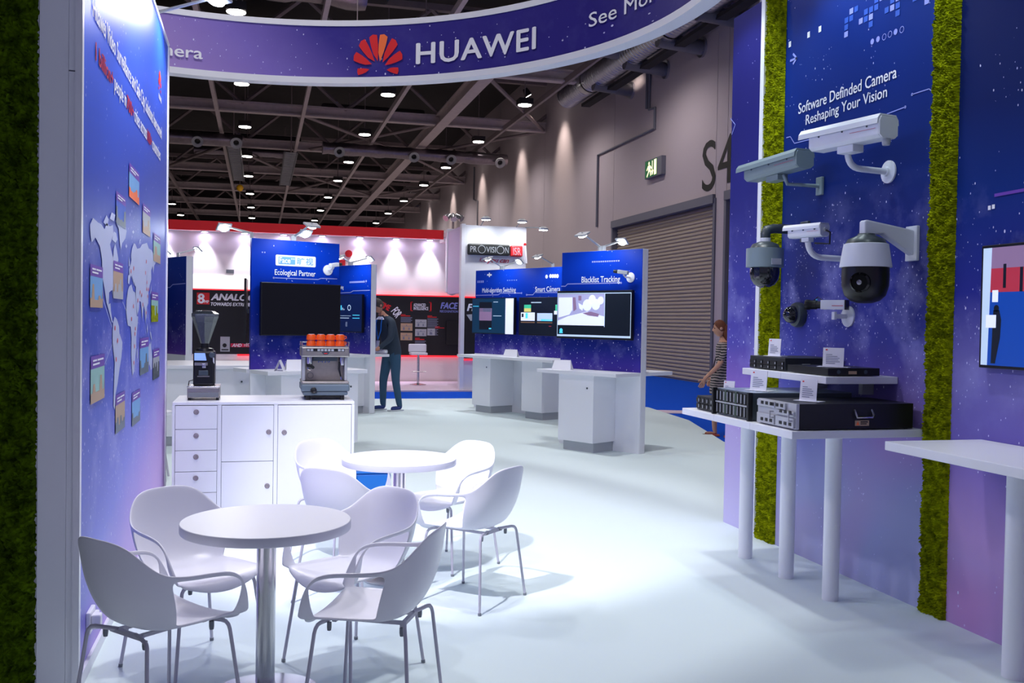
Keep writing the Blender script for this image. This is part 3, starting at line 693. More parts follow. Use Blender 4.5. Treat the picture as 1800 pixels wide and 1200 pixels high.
# world map (longitude, latitude outlines)
CONT = [
 [(-166,66),(-156,71),(-140,70),(-128,70),(-115,68),(-108,73),(-95,72),(-82,74),(-80,68),(-94,60),(-90,57),(-80,52),(-78,58),(-72,62),(-64,58),(-57,52),(-66,46),(-70,42),(-76,36),(-81,30),(-80,25),(-84,30),(-96,28),(-97,20),(-90,21),(-88,16),(-83,10),(-78,8),(-84,8),(-95,15),(-106,21),(-114,30),(-122,37),(-124,48),(-132,56),(-148,60),(-160,56),(-164,60)],
 [(-78,8),(-72,12),(-62,10),(-52,5),(-50,0),(-35,-7),(-39,-17),(-48,-26),(-57,-36),(-65,-42),(-68,-53),(-74,-50),(-73,-38),(-70,-20),(-80,-6),(-80,1)],
 [(-17,15),(-16,24),(-9,32),(-2,35),(10,37),(20,32),(32,31),(36,24),(43,12),(51,12),(46,3),(40,-5),(40,-15),(35,-22),(30,-32),(20,-35),(16,-28),(12,-16),(13,-5),(8,4),(-8,5)],
 [(-9,37),(-9,43),(-2,44),(-4,48),(4,52),(9,56),(6,59),(12,65),(22,70),(30,70),(42,67),(60,69),(72,73),(90,75),(105,77),(120,73),(140,73),(160,70),(178,69),(178,64),(163,60),(156,52),(150,59),(138,54),(140,46),(128,40),(126,35),(121,39),(120,31),(118,24),(109,20),(108,11),(104,9),(101,13),(104,2),(98,10),(95,16),(88,22),(80,14),(77,8),(73,17),(68,24),(58,25),(56,18),(45,13),(39,21),(35,28),(36,36),(28,37),(26,40),(22,37),(18,41),(12,45),(16,39),(9,44),(3,42),(-2,37)],
 [(114,-22),(122,-17),(130,-12),(136,-14),(142,-11),(146,-19),(153,-27),(150,-37),(141,-38),(132,-32),(118,-34)],
 [(-72,78),(-55,82),(-30,83),(-18,76),(-24,70),(-40,65),(-45,60),(-52,66),(-56,74)],
 [(-85,64),(-78,70),(-68,70),(-62,66),(-70,63)], [(-120,72),(-108,78),(-100,76),(-104,71)], [(-95,77),(-88,82),(-72,82),(-78,77)], [(-6,50),(-5,58),(0,54),(1,51)], [(-24,64),(-20,66),(-14,65),(-18,63)],
 [(130,32),(136,36),(141,42),(141,36),(136,33)], [(44,-16),(49,-14),(50,-20),(45,-25)], [(96,5),(104,-3),(106,-6),(101,-2)], [(110,1),(116,6),(118,1),(114,-4)], [(132,-2),(142,-3),(150,-10),(142,-9)], [(12,78),(18,80),(24,79),(18,77)], [(52,71),(58,76),(66,77),(58,73)], [(167,-45),(173,-41),(178,-38),(173,-43)]]
def map_xy(lon, lat): return (0.00823 * lon + 5.9827, 0.00752 * lat + 1.4933)
mpw = patch('world_map', [[map_xy(a, b) for a, b in c] for c in CONT], 'print_map', gp, -0.003)
pins = []
for lo, la in [(100, 60), (95, 50), (105, 42), (20, 20), (10, 10), (32, 2), (28, -12), (25, -25), (78, 22), (46, 25), (112, 30), (105, 36), (118, 36), (5, 47), (20, 50), (-60, -5), (-72, 4), (-66, -18), (101, 15), (60, 32), (70, 30), (30, -2)]:
    pins.append(disc(*map_xy(lo, la), 0.014, 8))
patch('map_pins', pins, 'print_red', gp, -0.006)['kind'] = 'stuff'
CARDS = [(5.918, 6.394, 2.27, 2.463), (5.41, 5.779, 2.07, 2.238), (6.595, 7.03, 2.122, 2.309), (7.256, 7.746, 1.976, 2.176), (4.625, 4.981, 1.625, 1.818), (5.327, 5.694, 1.677, 1.872), (7.14, 7.615, 1.543, 1.756), (6.5, 6.995, 1.208, 1.443), (7.282, 7.735, 1.129, 1.344), (4.656, 5.054, 1.189, 1.404), (5.444, 5.806, 0.962, 1.167), (6.126, 6.53, 0.925, 1.126)]
SKY = ['print_sky', 'print_blue', 'light_grey', 'print_mint', 'print_sky', 'print_tan', 'print_mint', 'print_sky', 'light_grey', 'print_mint', 'print_tan', 'print_sky']
GRD = ['print_orange', 'slate_grey', 'print_tan', 'print_tan', 'print_tan', 'light_grey', 'moss', 'slate_grey', 'dark_grey', 'print_tan', 'slate_grey', 'slate_grey']
rc = random.Random(3)
for i, (x0, x1, z0, z1) in enumerate(CARDS):
    h = z1 - z0; zz = z1 - h * 0.27
    pc = patch('photo_card', [rect(x0, x1, z0, zz)], SKY[i], gp, -0.004)
    patch('card_header', [rect(x0, x1, zz, z1)], 'print_violet', pc, -0.0045)
    patch('card_text', [rect(x0 + (x1 - x0) * a, x0 + (x1 - x0) * b, z1 - h * c, z1 - h * d) for a, b, c, d in ((.12, .4, .12, .08), (.44, .88, .12, .08), (.12, .6, .2, .16))], 'print_white', pc, -0.006)
    n = 6; w = (x1 - x0) / n; poly = [(x0, z0)]
    for k in range(n):
        t = z0 + (zz - z0) * rc.choice([.25, .4, .55, .75, .3])
        poly += [(x0 + k * w, t), (x0 + (k + 0.7) * w, t)]
    poly += [(x1, z0 + 0.1), (x1, z0)]
    patch('card_skyline', [poly], GRD[i], pc, -0.005)
patch('map_lines', strokes([((4.984, 1.668)), ((5.285, 1.529))], .006) + strokes([((5.678, 1.664)), ((5.870, 1.603))], .006) + strokes([((5.289, 1.441)), ((5.051, 1.351))], .006) + strokes([((7.016, 1.974)), ((6.791, 1.793))], .006) + strokes([((6.833, 1.662)), ((7.282, 1.344))], .006), 'print_map', gp, -0.005)
so = thing('wall_socket', 'small white double power socket low on the left display wall', 'socket', (-0.73, 4.66, 0.17), 90)
MB().box(-0.07, 0.07, -0.02, 0.0, 0.0, 0.10).build('plate', 'white_plastic', so, bevel=0.006)
MB().box(-0.055, -0.005, -0.06, -0.02, 0.02, 0.085).build('plug', 'white_plastic', so, bevel=0.006)
MB().box(0.01, 0.055, -0.04, -0.02, 0.02, 0.08).build('plug', 'white_plastic', so, bevel=0.006)
# moss wall left of it
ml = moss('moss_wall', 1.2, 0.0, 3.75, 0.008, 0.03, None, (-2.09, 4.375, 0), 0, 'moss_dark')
tag(ml, 'dark green moss wall at the left edge beside the grey wall end', 'moss wall', kind='stuff')
struct(MB().box(-2.1, -0.888, 4.378, 4.5, 0, 3.75).build('wall_moss_backing', 'grey_wall_end'))

# ------------------------------------------------------------------ right display wall (local x = -Y)
graphic('far_print', [(0.0, rgb(196, 190, 232)), (0.18, rgb(186, 170, 226)), (0.25, rgb(150, 112, 200)), (0.36, rgb(86, 80, 176)), (0.48, rgb(62, 62, 158)), (0.62, rgb(40, 42, 126)), (1.0, rgb(34, 34, 108))], stars=0.7, star_lo=1.1, star_hi=2.6, cloud=0.2, height=4.0, sscale=15)
graphic('main_print', [(0.0, rgb(174, 178, 216)), (0.12, rgb(164, 168, 216)), (0.22, rgb(126, 128, 200)), (0.33, rgb(76, 80, 172)), (0.46, rgb(48, 54, 142)), (0.60, rgb(16, 38, 108)), (0.85, rgb(6, 44, 130)), (1.0, rgb(8, 48, 140))], stars=1.0, star_lo=1.1, star_hi=2.5, cloud=0.3, height=4.0, sscale=20, neb=1.5, pink=0.5)
graphic('near_print', [(0.0, rgb(190, 164, 216)), (0.13, rgb(184, 150, 210)), (0.24, rgb(112, 98, 184)), (0.33, rgb(128, 122, 196)), (0.44, rgb(44, 50, 146)), (0.58, rgb(16, 46, 124)), (0.7, rgb(14, 32, 92)), (1.0, rgb(16, 26, 84))], stars=0.9, star_lo=1.2, star_hi=2.4, cloud=0.25, height=4.0, sscale=18, neb=1.4, pink=0.6)
WR = struct(MB().box(3.66, 3.86, 2.4, 7.08, 0, 4.03).build('wall_right', 'white_wall'))
def on_right(o): o.location = (3.64, 0, 0); o.rotation_euler = (0, 0, -PI / 2); return o
pf = on_right(MB().box(-7.08, -6.585, 0.0, 0.02, 0, 4.03).build('graphic_panel', 'far_print', WR))
pm = on_right(MB().box(-6.27, -4.66, 0.0, 0.02, 0, 4.03).build('graphic_panel', 'main_print', WR))
pn = on_right(MB().box(-4.47, -2.4, 0.0, 0.02, 0, 4.03).build('graphic_panel', 'near_print', WR))
on_right(MB().box(-6.583, -6.53, -0.03, 0.02, 0, 4.03).build('edge_trim', 'white_laminate', WR))
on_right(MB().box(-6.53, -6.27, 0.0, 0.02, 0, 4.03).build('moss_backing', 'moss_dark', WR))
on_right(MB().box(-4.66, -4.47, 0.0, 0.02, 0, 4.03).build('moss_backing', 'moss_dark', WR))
tag(moss('moss_strip', 0.25, 0.0, 4.02, 0.005, 0.042, None, (3.64, 6.525, 0), -90), 'narrow green moss strip left of the camera display panel', 'moss strip', kind='stuff')
tag(moss('moss_strip', 0.20, 0.0, 4.02, 0.005, 0.042, None, (3.64, 4.665, 0), -90), 'narrow green moss strip right of the camera display panel', 'moss strip', kind='stuff')
text('Software Definded Camera', (-6.082, 3.074)[0], (-5.002, 3.075)[0], 3.07, 3.145, 'print_white', pm, bold=0.012)
text('Reshaping Your Vision', (-5.984, 2.976)[0], (-5.089, 2.970)[0], 2.955, 3.045, 'print_white', pm, bold=0.012)
patch('print_dots', [disc(*(-5.250, 3.350), 0.018), disc(*(-5.193, 3.349), 0.018), disc(*(-5.024, 3.346), 0.018)], 'print_lilac', pm)
for c in ((-5.132, 3.346), (-5.077, 3.347), (-4.966, 3.343)):
    p0, p1 = disc(*c, 0.02, 16), disc(*c, 0.016, 16)
    MB().add([(a, -0.003, b) for a, b in p0 + p1], [(i, (i + 1) % 16, 16 + (i + 1) % 16, 16 + i) for i in range(16)]).build('print_circle', 'print_lilac', pm, fix=False)
patch('print_arrow', strokes([(-6.205, 3.474), (-6.122, 3.472)], 0.016) + strokes([(-6.168, 3.512), (-6.122, 3.472), (-6.165, 3.444)], 0.016), 'print_lilac', pm)
sq = []; sq2 = []
for i in range(26):
    for j in range(3):
        x = -5.55 + i * 0.052; z = 3.50 - 0.002 * i + j * 0.045 - (i % 5 == 0) * 0.045
        if (i * 7 + j * 3) % 5 in (0, 1, 3): (sq if (i + j) % 3 else sq2).append(rect(x, x + 0.04, z, z + 0.035))
patch('print_squares', sq, 'print_blue', pm)['kind'] = 'stuff'
patch('print_squares', sq2, 'print_lilac', pm)['kind'] = 'stuff'
patch('print_squares', [rect(a - .016, a + .016, b - .02, b + .02) for a, b in ((-6.217, 3.594), (-5.974, 3.594), (-5.835, 3.593))], 'print_white', pm)
for pts in ([(-6.235, 2.935), (-6.181, 2.933), (-6.126, 2.876), (-5.929, 2.869)], [(-4.858, 2.940), (-4.711, 2.939), (-4.657, 2.896)], [(-5.086, 2.874), (-4.917, 2.880)]):
    patch('print_line', strokes(pts, 0.006) + [disc(*pts[0 if len(pts) == 3 else -1], 0.009)], 'print_lilac', pm)
patch('print_line', strokes([(-7.095, 3.241), (-7.015, 3.176), (-7.069, 3.110)], 0.008), 'print_lilac', pf)
patch('print_squares', [rect(a - .01, a + .01, b - .011, b + .011) for a, b in ((-4.219, 2.218), (-4.191, 2.221))], 'print_white', pn)
patch('print_line', strokes([(-4.181, 2.278), (-3.991, 2.281)], 0.016), 'print_violet', pn)
# ------------------------------------------------------------------ arm floodlights
def arm_lamp(label, base, head, target, power, col=COOL, size=0.16, group='arm floodlights', light=True, spread=150):
    b, h, t = Vector(base), Vector(head), Vector(target)
    L = thing('arm_floodlight', label, 'floodlight', base, 0, group)
    d = (t - h).normalized(); hl = h - b
    M = aim(hl, d)
    MB().box(-0.02, 0.02, -0.03, 0.03, -0.033, 0.03).build('clamp', 'light_grey', L, bevel=0.004)
    k = hl * 0.22 + Vector((0, 0, 0.02))
    MB().tube([(0, 0, 0.02), k, hl - d * 0.03], [0.014, 0.013, 0.011], 8).build('arm', 'light_grey', L, smooth=50)
    MB(M).box(-size / 2 - 0.015, size / 2 + 0.015, -size * 0.42, size * 0.42, -0.022, 0.0).build('lamp_head', 'light_grey', L, bevel=0.006)
    MB(M).lathe([(size * .40, 0.0), (size * .36, size * .12), (size * .2, size * .2), (0, size * .23)], 18).build('lens', 'lens_on', L, smooth=60)  # glowing dome imitates round glare; the real lamp face is flat
    if light:
        li = bpy.data.lights.new('flood_light', 'SPOT'); li.energy = power; li.color = col; li.shadow_soft_size = 0.07
        li.spot_size = math.radians(spread); li.spot_blend = 0.5
        lo = bpy.data.objects.new('flood_light', li); COL.objects.link(lo); lo.parent = L; lo.matrix_local = M @ TR(0, 0, size * .23 + 0.05) @ RX(180)
    return L
LC = (0.93, 0.90, 1.0); RCOL = (0.78, 0.95, 1.0)
arm_lamp('bright arm floodlight on the far top corner of the left display wall', (-0.78, 7.66, 3.805), (-0.33, 7.62, 3.95), (-0.72, 7.2, 1.4), LAMP_W, LC)
arm_lamp('arm floodlight over the middle of the left display wall, above the frame', (-0.78, 6.0, 3.805), (-0.20, 6.0, 4.0), (0.5, 7.2, 0.4), LAMP_W * 1.5, LC)
arm_lamp('arm floodlight over the near end of the left display wall, above the frame', (-0.78, 4.6, 3.805), (-0.28, 4.5, 4.0), (1.0, 5.7, 0.0), LAMP_W * 1.1, LC)
arm_lamp('arm floodlight on top of the moss wall reaching over the cafe tables, above the frame', (-1.0, 4.44, 3.783), (-0.70, 3.30, 4.40), (1.4, 7.0, 0.0), LAMP_W * 15.5, LC, spread=41)
for i, (y, w, pw_) in enumerate([(6.75, 'over the far end', 1.0), (5.45, 'over the middle', 1.2), (4.0, 'over the near end', 0.8)]):
    arm_lamp('arm floodlight %s of the right display wall, above the frame' % w, (3.72, y, 4.065), (3.02, y, 4.30), (3.6, y, 1.3), LAMP_W * 0.55 * pw_, RCOL, spread=112)

# hall downlights above the booth; the last is added off-grid as floor fill
for i, (x, y, p, w) in enumerate([(4.07, 10.2, 470, 'above the right demo panels'), (-0.62, 10.2, 360, 'above the coffee cabinet end'), (4.07, 17.5, 640, 'above the rear right counter'), (-0.62, 17.5, 640, 'above the rear left panels'), (1.2, 5.3, 520, 'added off the roof grid to brighten the open carpet')]):
    d = copy_tree(dl0); d.location = (x, y, 9.0); d['label'] = 'round hall downlight out of frame ' + w; d['group'] = 'downlights over the booth'
    light_spot(d, (0, 0, -0.03), (0, 0, -1), p, (0.90, 0.96, 1.0), 84, 0.9, 0.23, 'downlight_beam')

# ------------------------------------------------------------------ demo walls
graphic('demo_print', [(0.0, rgb(96, 60, 160)), (0.30, rgb(92, 58, 164)), (0.42, rgb(62, 50, 154)), (0.50, rgb(30, 42, 136)), (0.68, rgb(4, 38, 146)), (0.85, rgb(0, 54, 184)), (1.0, rgb(6, 60, 190))], stars=0.9, star_lo=0.6, star_hi=1.6, cloud=0.12, height=2.5, sscale=13)
graphic('demo_print_low', [(0.0, rgb(210, 150, 190)), (0.30, rgb(170, 110, 180)), (0.42, rgb(84, 56, 160)), (0.55, rgb(30, 36, 126)), (0.75, rgb(16, 44, 140)), (1.0, rgb(24, 64, 170))], stars=0.8, star_lo=0.6, star_hi=1.7, cloud=0.12, height=2.5, sscale=13)
def demo_wall(label, origin, rz, x0, x1, m='demo_print', h=2.485, th=0.11):
    w = thing('demo_wall', label, 'display panel', (origin[0], origin[1], 0), rz, 'demo walls of the booth')
    MB().box(x0, x1, 0.008, th, 0, h).build('core', 'white_laminate', w, bevel=0.003)
    gpn = MB().box(x0 - 0.003, x1 - 0.004, 0.0, 0.008, 0.985, h - 0.002).build('graphic_panel', m, w)
    MB().box(x0 - 0.003, x1 - 0.004, 0.0, 0.008, 0, 0.984).build('lower_panel', 'white_laminate', w)
    MB().box(x0 - 0.003, x0, 0.008, th + 0.006, 0.985, h - 0.002).build('side_graphic', m, w)
    MB().box(x0, x1 - 0.004, th, th + 0.006, 0.985, h - 0.002).build('rear_graphic', m, w)
    return w, gpn
def counter(label, origin, rz, slabs, peds, z=0.985):
    c = thing('demo_counter', label, 'counter', (origin[0], origin[1], 0), rz, 'white demo counters')
    for (x0, x1, y0, y1) in slabs:
        MB().box(x0, x1, y0, y1, z - 0.045, z).build('counter_top', 'white_laminate', c, bevel=0.004)
    for (x0, x1, y0, y1) in peds:
        p = MB().box(x0, x1, y0, y1, 0.12, z - 0.046).build('pedestal', 'white_laminate', c, bevel=0.003)
        MB().box(x0 + 0.05, x1 - 0.03, y0 + 0.05, y1, 0.0, 0.119).build('plinth', 'light_grey', p)
        MB(TR(x1 - 0.1, y0 - 0.001, z - 0.2) @ RX(90)).lathe([(0.012, 0), (0.012, 0.006)], 10).build('lock', 'dark_grey', p)
    return c
def tv(label, origin, rz, x0, x1, z0, z1, face='black_gloss', off=0.0):
    t = thing('display_screen', label, 'screen', (origin[0], origin[1], 0), rz)
    MB().box(x0, x1, -0.075, -0.03, z0, z1).build('casing', 'black_plastic', t, bevel=0.004)
    MB().box((x0 * 2 + x1) / 3, (x0 + x1 * 2) / 3, -0.03, -0.001, (z0 * 2 + z1) / 3, (z0 + 2 * z1) / 3).build('wall_mount', 'dark_grey', t)
    s = patch('screen_glass', [rect(x0 + 0.012, x1 - 0.012, z0 + 0.014, z1 - 0.012)], face, t, -0.0765)
    return t
def scr(name, c, e): return mat(name, c, 0.3, emit=e)
scr('scr_navy', rgb(8, 26, 70), 0.5); scr('scr_teal', rgb(10, 48, 76), 0.6); scr('scr_dark', rgb(14, 22, 36), 0.4); scr('scr_lilac', rgb(150, 150, 190), 0.75)
scr('scr_white', rgb(205, 212, 235), 0.85); scr('scr_cyan', rgb(70, 190, 230), 1.0); scr('scr_green', rgb(60, 180, 140), 0.7); scr('scr_yellow', rgb(200, 190, 110), 0.7)
scr('scr_brown', rgb(120, 90, 70), 0.6); scr('scr_mauve', rgb(130, 105, 140), 0.6); scr('scr_red', rgb(180, 52, 72), 0.4); scr('scr_blue', rgb(12, 68, 165), 0.45); scr('scr_grey', rgb(90, 100, 130), 0.6); scr('scr_pale', rgb(170, 190, 215), 0.8)

BLo, BLr = (4.466, 10.904), -60
w, g = demo_wall('blue demo wall showing a live picture of white chairs on its screen', BLo, BLr, -1.31, 0.0)
text('Blacklist Tracking', -0.97, -0.34, 2.065, 2.165, 'print_white', g, bold=0.012)
patch('print_line', strokes([(-1.317, 2.048), (-1.247, 2.047), (-1.208, 2.076), (-0.324, 2.077)], 0.012) + [disc(*(-0.324, 2.077), 0.014)], 'print_lilac', g)
patch('print_dashes', [rect(-0.80 + k * 0.035, -0.775 + k * 0.035, 2.34, 2.358) for k in range(13)], 'print_lilac', g)['kind'] = 'stuff'
t = tv('screen with a bright room picture and a pale frame on the nearest demo wall', BLo, BLr, -1.32, -0.09, 1.375, 1.985, 'scr_dark')
patch('screen_border', [rect(-1.31, -0.10, 1.40, 1.425), rect(-1.31, -0.10, 1.945, 1.955), rect(-1.31, -1.302, 1.40, 1.95), rect(-0.108, -0.10, 1.40, 1.95), rect(-0.52, -0.51, 1.53, 1.95)], 'scr_pale', t, -0.079)
patch('picture', [rect(-1.30, -0.52, 1.545, 1.942)], 'scr_lilac', t, -0.078)
patch('picture_floor', [[(-1.30, 1.545), (-0.52, 1.545), (-0.52, 1.66), (-0.8, 1.72), (-1.12, 1.66), (-1.30, 1.60)]], 'scr_white', t, -0.0785)
patch('picture_cabinet', [[(-1.29, 1.64), (-1.10, 1.68), (-1.05, 1.74), (-1.05, 1.90), (-1.29, 1.90)]], 'scr_white', t, -0.079)
patch('picture_chairs', [disc(-0.80, 1.80, 0.075, 14), disc(-0.66, 1.81, 0.07, 14), disc(-0.72, 1.87, 0.06, 14), disc(-0.58, 1.86, 0.05, 12), [(-0.95, 1.83), (-0.86, 1.79), (-0.88, 1.73), (-0.93, 1.76)]], 'scr_white', t, -0.0792)
patch('picture_shadow', [[(-0.88, 1.70), (-0.78, 1.67), (-0.62, 1.655), (-0.60, 1.69), (-0.74, 1.72)], [(-1.05, 1.9), (-1.0, 1.9), (-0.98, 1.75), (-1.03, 1.72)], rect(-0.95, -0.9, 1.86, 1.92)], 'scr_mauve', t, -0.0795)
patch('screen_icon', [disc(-1.24, 1.475, 0.028, 10), rect(-1.27, -1.21, 1.44, 1.455)], 'scr_cyan', t, -0.078)
counter('white counter with square pedestal under the live-picture demo wall', BLo, BLr, [(-1.30, -0.005, -0.46, -0.001), (-1.26, -0.02, 0.117, 0.68)], [(-0.95, -0.38, -0.42, -0.001)])

FCo, FCr = (-0.088, 11.422), 24
w, g = demo_wall('large blue demo wall with a white partner logo above a black screen', FCo, FCr, 0.0, 1.12, th=0.03)
lp = patch('logo_plate', [[(0.30, 2.185), (0.79, 2.185), (0.80, 2.195), (0.80, 2.30), (0.79, 2.31), (0.30, 2.31), (0.29, 2.30), (0.29, 2.195)]], 'print_white', g, -0.003)
patch('logo_field', [rect(0.325, 0.535, 2.205, 2.29)], 'print_sky', lp, -0.005)
text('Face', 0.333, 0.475, 2.215, 2.283, 'print_white', lp, -0.007, bold=0.03)
for a in (0.48, 0.506): text('+', a, a + 0.022, 2.257, 2.279, 'print_white', lp, -0.007, bold=0.03)
text('旷', 0.56, 0.655, 2.205, 2.29, 'print_sky', lp, -0.005, bold=0.01)
text('视', 0.67, 0.765, 2.205, 2.29, 'print_sky', lp, -0.005, bold=0.01)
text('Ecological Partner', 0.28, 0.80, 2.055, 2.14, 'print_white', g, bold=0.012)
patch('print_line', strokes([(0.269, 2.041), (0.835, 2.043), (0.872, 2.058), (1.085, 2.060)], 0.01) + [disc(*(0.269, 2.041), 0.012)], 'print_lilac', g)
patch('print_squares', [rect((0.119, 2.302)[0] + k * .03, (0.119, 2.302)[0] + .014 + k * .03, 2.32, 2.335) for k in range(2)], 'print_lilac', g)
tv('switched-off black screen below the white partner logo', FCo, FCr, 0.085, 1.10, 1.375, 1.985)
counter('white counter below the black partner screen behind the coffee machine', FCo, FCr, [(0.0, 1.26, -0.46, -0.001), (0.0, 1.2, 0.117, 0.5)], [(0.18, 0.62, -0.42, -0.001), (0.72, 1.16, -0.42, -0.001)])

NGo, NGr = (1.79, 16.15), -60
w, g = demo_wall('blue demo wall with white end beside the standing man', NGo, NGr, -1.35, 0.0)
text('Target Tracking Monitoring', -1.3, -0.78, 2.06, 2.145, 'print_white', g, bold=0.022)
patch('print_line', strokes([(-0.967, 2.013), (-0.579, 2.020), (-0.497, 2.048), (-0.029, 2.053)], 0.014), 'print_lilac', g)
patch('print_bar', strokes([(-0.600, 2.194), (-0.176, 2.197)], 0.03) + [disc(*(-0.128, 2.206), 0.02)], 'print_lilac', g)
t = tv('dim blue dashboard screen on the demo wall beside the standing man', NGo, NGr, -1.33, -0.13, 1.345, 1.985, 'scr_navy')
for k, (a, b, c, d, m) in enumerate([(-.75, -.72, 1.72, 1.80, 'scr_cyan'), (-.70, -.68, 1.72, 1.76, 'scr_pale'), (-.66, -.64, 1.72, 1.74, 'scr_pale'), (-.78, -.45, 1.62, 1.625, 'scr_pale'), (-.78, -.5, 1.58, 1.59, 'scr_pale'), (-.4, -.2, 1.63, 1.64, 'scr_cyan'), (-.4, -.2, 1.58, 1.59, 'scr_cyan'), (-.6, -.55, 1.44, 1.52, 'scr_grey'), (-1.2, -.85, 1.5, 1.85, 'scr_teal')]):
    patch('screen_chart', [rect(a, b, c, d)], m, t, -0.078)
m = MB(); p0, p1 = disc(-.50, 1.76, .05, 16), disc(-.50, 1.76, .035, 16); m.add([(a, -0.078, b) for a, b in p0 + p1], [(i, (i + 1) % 16, 16 + (i + 1) % 16, 16 + i) for i in range(16)]); m.build('screen_chart', 'scr_pale', t, fix=False)
counter('white counter around the demo wall where the man leans', NGo, NGr, [(-1.3, -0.005, -0.5, -0.001), (-1.15, -0.02, 0.117, 0.42)], [(-0.75, -0.15, -0.45, -0.001), (-1.1, -0.62, 0.117, 0.38)])

MUo, MUr = (3.808, 17.215), -65
w, g = demo_wall('wide blue demo wall with two screens at the rear right', MUo, MUr, 0.0, 2.75)
text('Multi-algorithm Switching', (0.200, 2.094)[0], (1.144, 2.112)[0], 2.055, 2.165, 'print_white', g, bold=0.01)
text('Smart Camera Cluster', (1.653, 2.106)[0], (1.653, 2.106)[0] + 0.98, 2.08, 2.165, 'print_white', g, bold=0.01)
patch('print_line', strokes([(0.016, 2.034), (0.659, 2.038), (0.723, 2.068), (1.297, 2.062)], 0.014) + [disc(*(1.297, 2.062), 0.018)], 'print_lilac', g)
patch('print_line', strokes([(1.433, 2.031), (1.597, 2.030), (1.640, 2.068), (2.265, 2.061)], 0.014) + [disc(*(1.433, 2.031), 0.018)], 'print_lilac', g)
patch('print_dots', [disc(a, b, 0.034, 8) for a, b in ((1.936, 2.329), (2.035, 2.336), (2.091, 2.335), (2.147, 2.334), (2.203, 2.332))], 'print_white', g)
patch('print_star', strokes([(0.341, 2.398), (0.456, 2.395)], .03) + strokes([(0.398, 2.427), (0.400, 2.366)], .03), 'print_white', g)
patch('print_dashes', [rect(0.05 + k * 0.05, 0.085 + k * 0.05, 2.26, 2.30) for k in range(4)] + [rect(.9 + k * .06, .93 + k * .06, 2.28, 2.295) for k in range(5)], 'print_lilac', g)['kind'] = 'stuff'
t = tv('blue screen with a white side bar on the wide rear demo wall', MUo, MUr, 0.0, 1.2, 1.345, 1.985, 'scr_navy')
for a, b, c, d, m in [(.02, 1.18, 1.36, 1.97, 'scr_teal'), (.96, 1.18, 1.352, 1.97, 'scr_white'), (.22, .58, 1.42, 1.91, 'scr_dark'), (.22, .58, 1.58, 1.80, 'scr_mauve'), (.22, .56, 1.735, 1.80, 'scr_grey'), (.62, .85, 1.66, 1.67, 'scr_pale'), (.62, .75, 1.905, 1.915, 'scr_pale'), (.5, .57, 1.43, 1.45, 'scr_cyan'), (.03, .2, 1.83, 1.84, 'scr_cyan')]:
    patch('screen_window', [rect(a, b, c, d)], m, t, -0.078 - 0.0004 * (m != 'scr_teal') - 0.0004 * (d - c < .1 or m == 'scr_mauve'))
t = tv('dark screen with small colour pictures on the wide rear demo wall', MUo, MUr, 1.32, 2.52, 1.345, 1.985, 'scr_dark')
for a, b, c, d, m in [(1.46, 1.64, 1.80, 1.86, 'scr_green'), (1.46, 1.64, 1.74, 1.80, 'scr_yellow'), (1.38, 1.74, 1.59, 1.73, 'scr_white'), (1.50, 1.56, 1.63, 1.72, 'scr_cyan'), (1.40, 1.45, 1.65, 1.71, 'scr_dark'), (1.80, 2.18, 1.59, 1.72, 'scr_pale'), (1.9, 2.18, 1.59, 1.62, 'scr_cyan'), (1.38, 1.74, 1.555, 1.57, 'scr_brown'), (1.80, 2.18, 1.555, 1.57, 'scr_brown'), (1.64, 1.9, 1.89, 1.905, 'scr_pale'), (2.25, 2.4, 1.76, 1.86, 'scr_green'), (2.22, 2.45, 1.70, 1.76, 'scr_white'), (2.1, 2.16, 1.5, 1.51, 'scr_red')]:
    patch('screen_window', [rect(a, b, c, d)], m, t, -0.078 - 0.0004 * (b - a < .12))
counter('long white counter with two pedestals under the wide rear demo wall', MUo, MUr, [(0.35, 2.85, -0.66, -0.001)], [(0.62, 1.12, -0.52, -0.001), (1.95, 2.45, -0.52, -0.001)])

LFo, LFr = (-1.08, 15.445), -60
w, g = demo_wall('blue demo wall with a white end, half hidden by the left display wall', LFo, LFr, -2.4, 0.0, 'demo_print_low')
patch('print_line', strokes([(-0.645, 2.017), (-0.527, 2.016), (-0.430, 2.059), (-0.012, 2.070)], 0.014), 'print_lilac', g)
tv('grey-sided screen seen at the far left behind the display wall', LFo, LFr, -1.75, -0.60, 1.05, 2.05)
counter('white counter block between the far left panel and the partner panel', (-0.65, 12.9), 0, [(-0.62, 0.62, -0.6, 0.75)], [(-0.55, 0.0, -0.55, 0.7), (0.01, 0.55, -0.55, 0.7)])

# floods on the demo walls: one in front, one behind, each on its own clamp
def unit_lamp(label, o, rz, bx_, hx, hy, hz, power, ty=-0.02, tz=1.6):
    M = Matrix.Translation((o[0], o[1], 0)) @ RZ(rz)
    return arm_lamp(label, M @ Vector((bx_, 0.055, 2.52)), M @ Vector((hx, hy, hz)), M @ Vector((hx, 0.1 if hy > 0 else ty, 2.05 if hy > 0 else tz)), power, COOL, 0.14)
DW = 14
unit_lamp('arm floodlight reaching left over the live-picture demo wall', BLo, BLr, -0.72, (-0.530, 2.637)[0], -0.5, (-0.530, 2.637)[1], DW)
unit_lamp('glaring arm floodlight at the right above the live-picture demo wall', BLo, BLr, -0.66, (-0.812, 2.643)[0], 0.6, (-0.812, 2.643)[1], DW)
unit_lamp('long arm floodlight at the left top corner of the partner demo wall', FCo, FCr, 0.02, (-0.086, 2.631)[0], 0.6, (-0.086, 2.631)[1], DW)
unit_lamp('grey arm floodlight head standing highest above the partner demo wall', FCo, FCr, 0.55, (0.491, 2.622)[0], -0.5, (0.491, 2.622)[1], DW)
